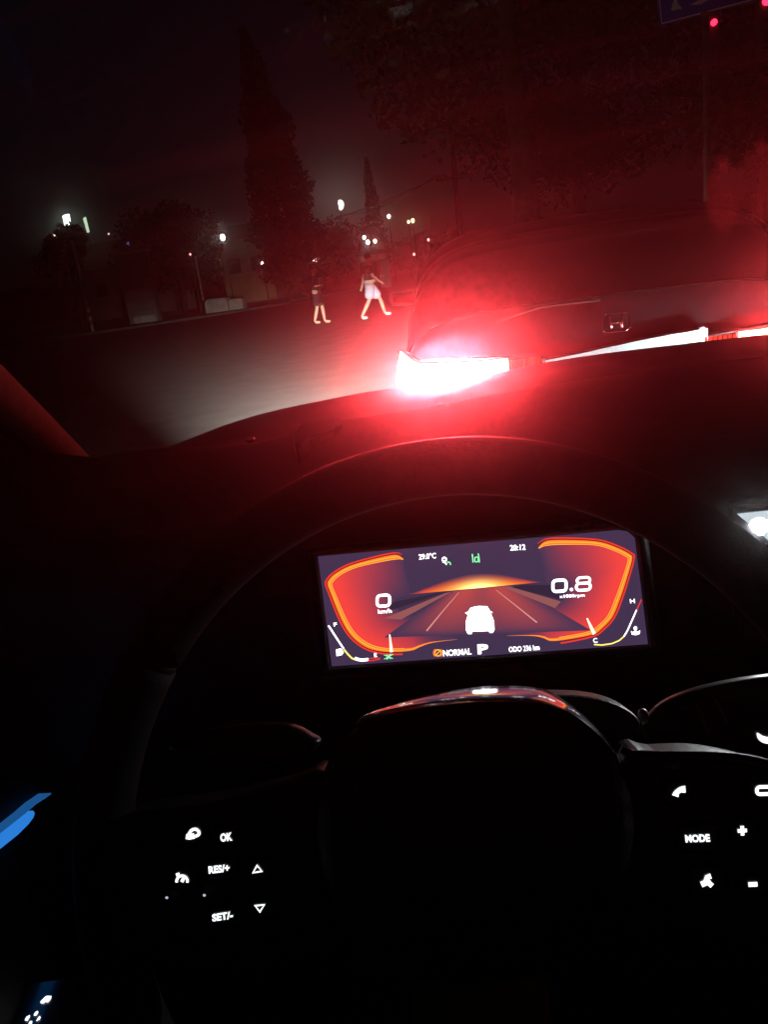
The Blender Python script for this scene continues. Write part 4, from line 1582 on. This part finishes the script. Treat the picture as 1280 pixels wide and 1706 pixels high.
def stalk(label, outline, thick, marks, m):
    P = curve_through(outline, 4, True)
    F = [SPN(a.x, a.y) for a in P]
    c_ = sum(F, Vector()) / len(F)
    t_ = thing('column_stalk', label, 'stalk', c_, 'stalks on the steering column')
    lv = [(.9, thick * .5), (.98, thick * .3), (1.0, 0), (.98, -thick * .3), (.9, -thick * .5)]
    vs_, fs_ = [], []
    for s_, h_ in lv:
        vs_ += [c_ + (v - c_) * s_ + WN * h_ for v in F]
    n_ = len(F)
    for i in range(len(lv) - 1):
        for j in range(n_):
            k_ = (j + 1) % n_
            fs_.append((i * n_ + j, i * n_ + k_, (i + 1) * n_ + k_, (i + 1) * n_ + j))
    fs_ += [tuple(range(n_)), tuple(reversed(range((len(lv) - 1) * n_, len(lv) * n_)))]
    Geo().add(vs_, fs_).build('lever', m, t_, True)
    return t_


M_stalk = mat('glossy stalk plastic', (0.018, 0.018, 0.019), 0.3, var=0.1)
st = stalk('broad wiper stalk with printed scale on the display side of the wheel', [(1068, 1215), (1090, 1178), (1130, 1155), (1190, 1137), (1280, 1122), (1380, 1118), (1430, 1150), (1420, 1220), (1340, 1262), (1200, 1262), (1100, 1250)], .014, None, M_stalk)
M_print = mat('grey print', (0.35, 0.35, 0.36), 0.7, var=0.1)
for pts_, w_ in (([(1160, 1170), (1170, 1196), (1181, 1222)], 2.2), ([(1192, 1164), (1202, 1184), (1213, 1204)], 4), ([(1207, 1164), (1224, 1161)], 2), ([(1128, 1180), (1140, 1176), (1146, 1182)], 2)):
    ribbon('printed_mark', SPN, pts_, w_, M_print, st, .0075)
ribbon('lit_mark', SPN, curve_through([(1262, 1221), (1268, 1229), (1278, 1233), (1292, 1232)], 4), [2, 4, 6, 8, 9, 10, 10.5, 11, 11, 11, 10, 9, 8], glow('stalk mark light', (0.95, 0.97, 1.0), 1.6), st, .0076)
stalk('slim indicator stalk behind the wheel towards the door', [(536, 1236), (520, 1222), (498, 1210), (472, 1204), (400, 1206), (300, 1225), (290, 1250), (380, 1262), (500, 1262)], .014, None, M_stalk)

# ------------------------------------------------------------------ centre touchscreen
TP = Plane((.2, .53, 1.08), (-.25, -1, .12))
ts = thing('touchscreen', 'centre touchscreen with a pale lit corner at the edge of view', 'touchscreen', TP(1300, 1100))
oc = [(1214, 838), (1560, 806), (1600, 1090), (1290, 1118), (1222, 1050)]
F = [TP(a, b, -.003) for a, b in oc]
soften(Geo().prism(F, [v - TP.n * .014 for v in F]).build('case', M_piano, ts), .003)
sc2 = patch('screen', TP, [(1224, 850), (1550, 818), (1588, 1080), (1298, 1106), (1232, 1042)], M_piano, ts, -.0015)
patch('lit_panel', TP, [(1228, 856), (1300, 848.5), (1420, 838), (1420, 990), (1330, 938), (1280, 899)], glow('pale blue screen light', (0.62, 0.72, 0.78), 0.85, True), sc2, .0004)
patch('lit_roundel', TP, [(1250, 876), (1253, 868), (1262, 863), (1271, 863.5), (1278, 870), (1279, 880), (1273, 889), (1265, 891), (1256, 884)], glow('white screen light', (0.95, 0.98, 1.0), 800), sc2, .0010)
patch('warm_tile', TP, [(1312, 960), (1400, 1000), (1400, 1050), (1312, 1050)], glow('warm screen light', (1.0, 0.62, 0.35), 2.0), sc2, .0004)

# ------------------------------------------------------------------ door with blue light strips
DX = -.43
DPL = Plane((DX, .8, .7), (1, 0, 0))
door = thing('door_panel', 'dark door panel carrying blue light strips and lit window switches', 'door panel', (DX, .4, .3))
g = Geo()
prf = [(1.02, -.03), (1.0, .0), (.93, .006), (.8, .0), (.72, .0), (.64, -.012), (.5, -.012), (.36, .004), (.2, -.005)]
vs, fs = [], []
for z_, dx_ in prf:
    for i in range(13):
        y_ = -.5 + 1.42 * i / 12
        vs.append((DX - .012 + dx_, y_, z_))
for i in range(len(prf) - 1):
    for j in range(12):
        a = i * 13 + j
        fs.append((a, a + 1, a + 14, a + 13))
o = mk('panel', vs, fs, M_dash, door, True)
s_ = o.modifiers.new('board', 'SOLIDIFY')
s_.thickness = .03
s_.offset = 1
F = [DPL(a, b, -.02) for a, b in ((-260, 560), (-40, 700), (60, 752), (175, 764), (240, 800), (240, 900), (-260, 900))]
Geo().prism(F, [v - Vector((.03, 0, 0)) for v in F]).build('blackout_panel', mat('dull black sheet', (0.003, 0.003, 0.003), 1.0, var=0.1, spec=0.0), door)  # black sheet added to keep the view beside the pillar dark
M_blue = glow('blue door light', (0.025, 0.22, 0.72), 0.95, True)
M_blue2 = glow('faint blue door light', (0.02, 0.16, 0.5), .5)


def strip_bar(nm, px, m, d=.004):
    F = [DPL(a, b, .004) for a, b in px]
    return Geo().prism(F, [v - Vector((d + .02, 0, 0)) for v in F]).build(nm, m, door)


strip_bar('light_strip', [(-420, 1760), (-60, 1446), (0, 1396.5), (30, 1371), (55, 1350), (58, 1354), (56, 1361), (48, 1372), (30, 1390), (0, 1414), (-60, 1464), (-420, 1785)], M_blue)
strip_bar('light_strip', [(-60, 1434), (0, 1387), (45, 1351), (62, 1336), (85, 1320.5), (86, 1322), (75, 1330), (60, 1339.5), (45, 1352.6), (0, 1388.2), (-60, 1435.5)], M_blue2)
# window and mirror switches on the armrest
AR = Plane(DPL(65, 1680) + Vector((.03, 0, 0)), (.25, -.25, .9))
F = [AR(a, b, -.001) for a, b in ((10, 1640), (120, 1625), (150, 1700), (130, 1790), (-10, 1790), (-20, 1700))]
sw = soften(Geo().prism(F, [v - AR.n * .02 for v in F]).build('switch_plate', M_piano, door), .002)
for q in ([(41, 1699), (44, 1693), (50, 1690), (50, 1693), (46, 1700), (44, 1700)], [(56, 1690), (59, 1685), (63, 1683), (64, 1686), (61, 1691), (57, 1691.5)],
          [(60, 1700), (63, 1695), (66, 1691.5), (68, 1694), (66, 1698), (61, 1700.5)], [(47, 1706), (50, 1700), (54, 1700), (53, 1706), (50, 1710)],
          [(67, 1668), (71, 1664), (76, 1659), (79, 1658), (86, 1658.5), (85, 1663), (81, 1668.5), (78, 1669.5), (76, 1668), (73, 1671), (68, 1671)]):
    patch('icon', AR, q, M_icon, sw, .0006)

# ------------------------------------------------------------------ see-through forms added for unidentified pale shapes in the glass
M_ghost = mat('faint pale film', (0.5, 0.4, 0.37), 0.85, var=0.15, scale=80, bump=0.3, bscale=300)
nt = M_ghost.node_tree
tl_ = nt.nodes.new('ShaderNodeBsdfTranslucent')
tl_.inputs['Color'].default_value = (0.6, 0.45, 0.42, 1)
mx_ = nt.nodes.new('ShaderNodeMixShader')
tp_ = nt.nodes.new('ShaderNodeBsdfTransparent')
mx3_ = nt.nodes.new('ShaderNodeMixShader')
mx_.inputs[0].default_value = 0.5
mx3_.inputs[0].default_value = 0.988
nt.links.new(nt.nodes['Principled BSDF'].outputs[0], mx_.inputs[1])
nt.links.new(tl_.outputs[0], mx_.inputs[2])
nt.links.new(mx_.outputs[0], mx3_.inputs[1])
nt.links.new(tp_.outputs[0], mx3_.inputs[2])
nt.links.new(mx3_.outputs[0], nt.nodes['Material Output'].inputs[0])
HG = 'added pale forms before the windscreen'


def ghost(label, px, depth, m):
    t_ = thing('ghost_form', label, 'hanging ornament', at_y(px[0][0], px[0][1], depth), HG)
    pts_ = [at_y(a, b, depth) for a, b, _ in px]
    Geo().tube(pts_, [r_ / FOCAL * depth for _, _, r_ in px], 18).build('pale_form', m, t_, True)
    Geo().tube([pts_[0] + Vector((0, .004, -.004)), pts_[0] + Vector((0, .012, .004))], [.003, .005], 10).build('form_stub', m, t_, True)
    return t_


ghost('pale rounded form standing in for an unidentified ghostly shape next to the sign post', [(1212, 272, 6), (1211, 278, 18), (1209, 292, 26), (1208, 320, 29), (1208, 350, 27), (1210, 372, 19), (1213, 386, 9), (1215, 391, 3)], .63, M_ghost)
ghost('pale rounded form standing in for an unidentified shape cut by the edge of the view', [(1276, 244, 8), (1275, 252, 26), (1273, 270, 34), (1272, 300, 35), (1272, 335, 30), (1274, 358, 18), (1276, 370, 6)], .62, M_ghost)

# ================================================================== haze added to imitate the red lens glare
HZ = Geo().box((0, 175, 13.5), (500, 440, 29)).build('haze', None)
hm = bpy.data.materials.new('glare haze')
hm.use_nodes = True
nt = hm.node_tree
nt.nodes.clear()
ho = nt.nodes.new('ShaderNodeOutputMaterial')
pv = nt.nodes.new('ShaderNodeVolumePrincipled')
pv.inputs['Color'].default_value = (0.95, 0.95, 0.96, 1)
pv.inputs['Density'].default_value = HAZE_DENSITY
pv.inputs['Anisotropy'].default_value = HAZE_G
nt.links.new(pv.outputs[0], ho.inputs['Volume'])
HZ.data.materials.clear()
HZ.data.materials.append(hm)
hm.cycles.volume_sampling = 'MULTIPLE_IMPORTANCE' if hasattr(hm.cycles, 'volume_sampling') else None
tag(HZ, kind='stuff')
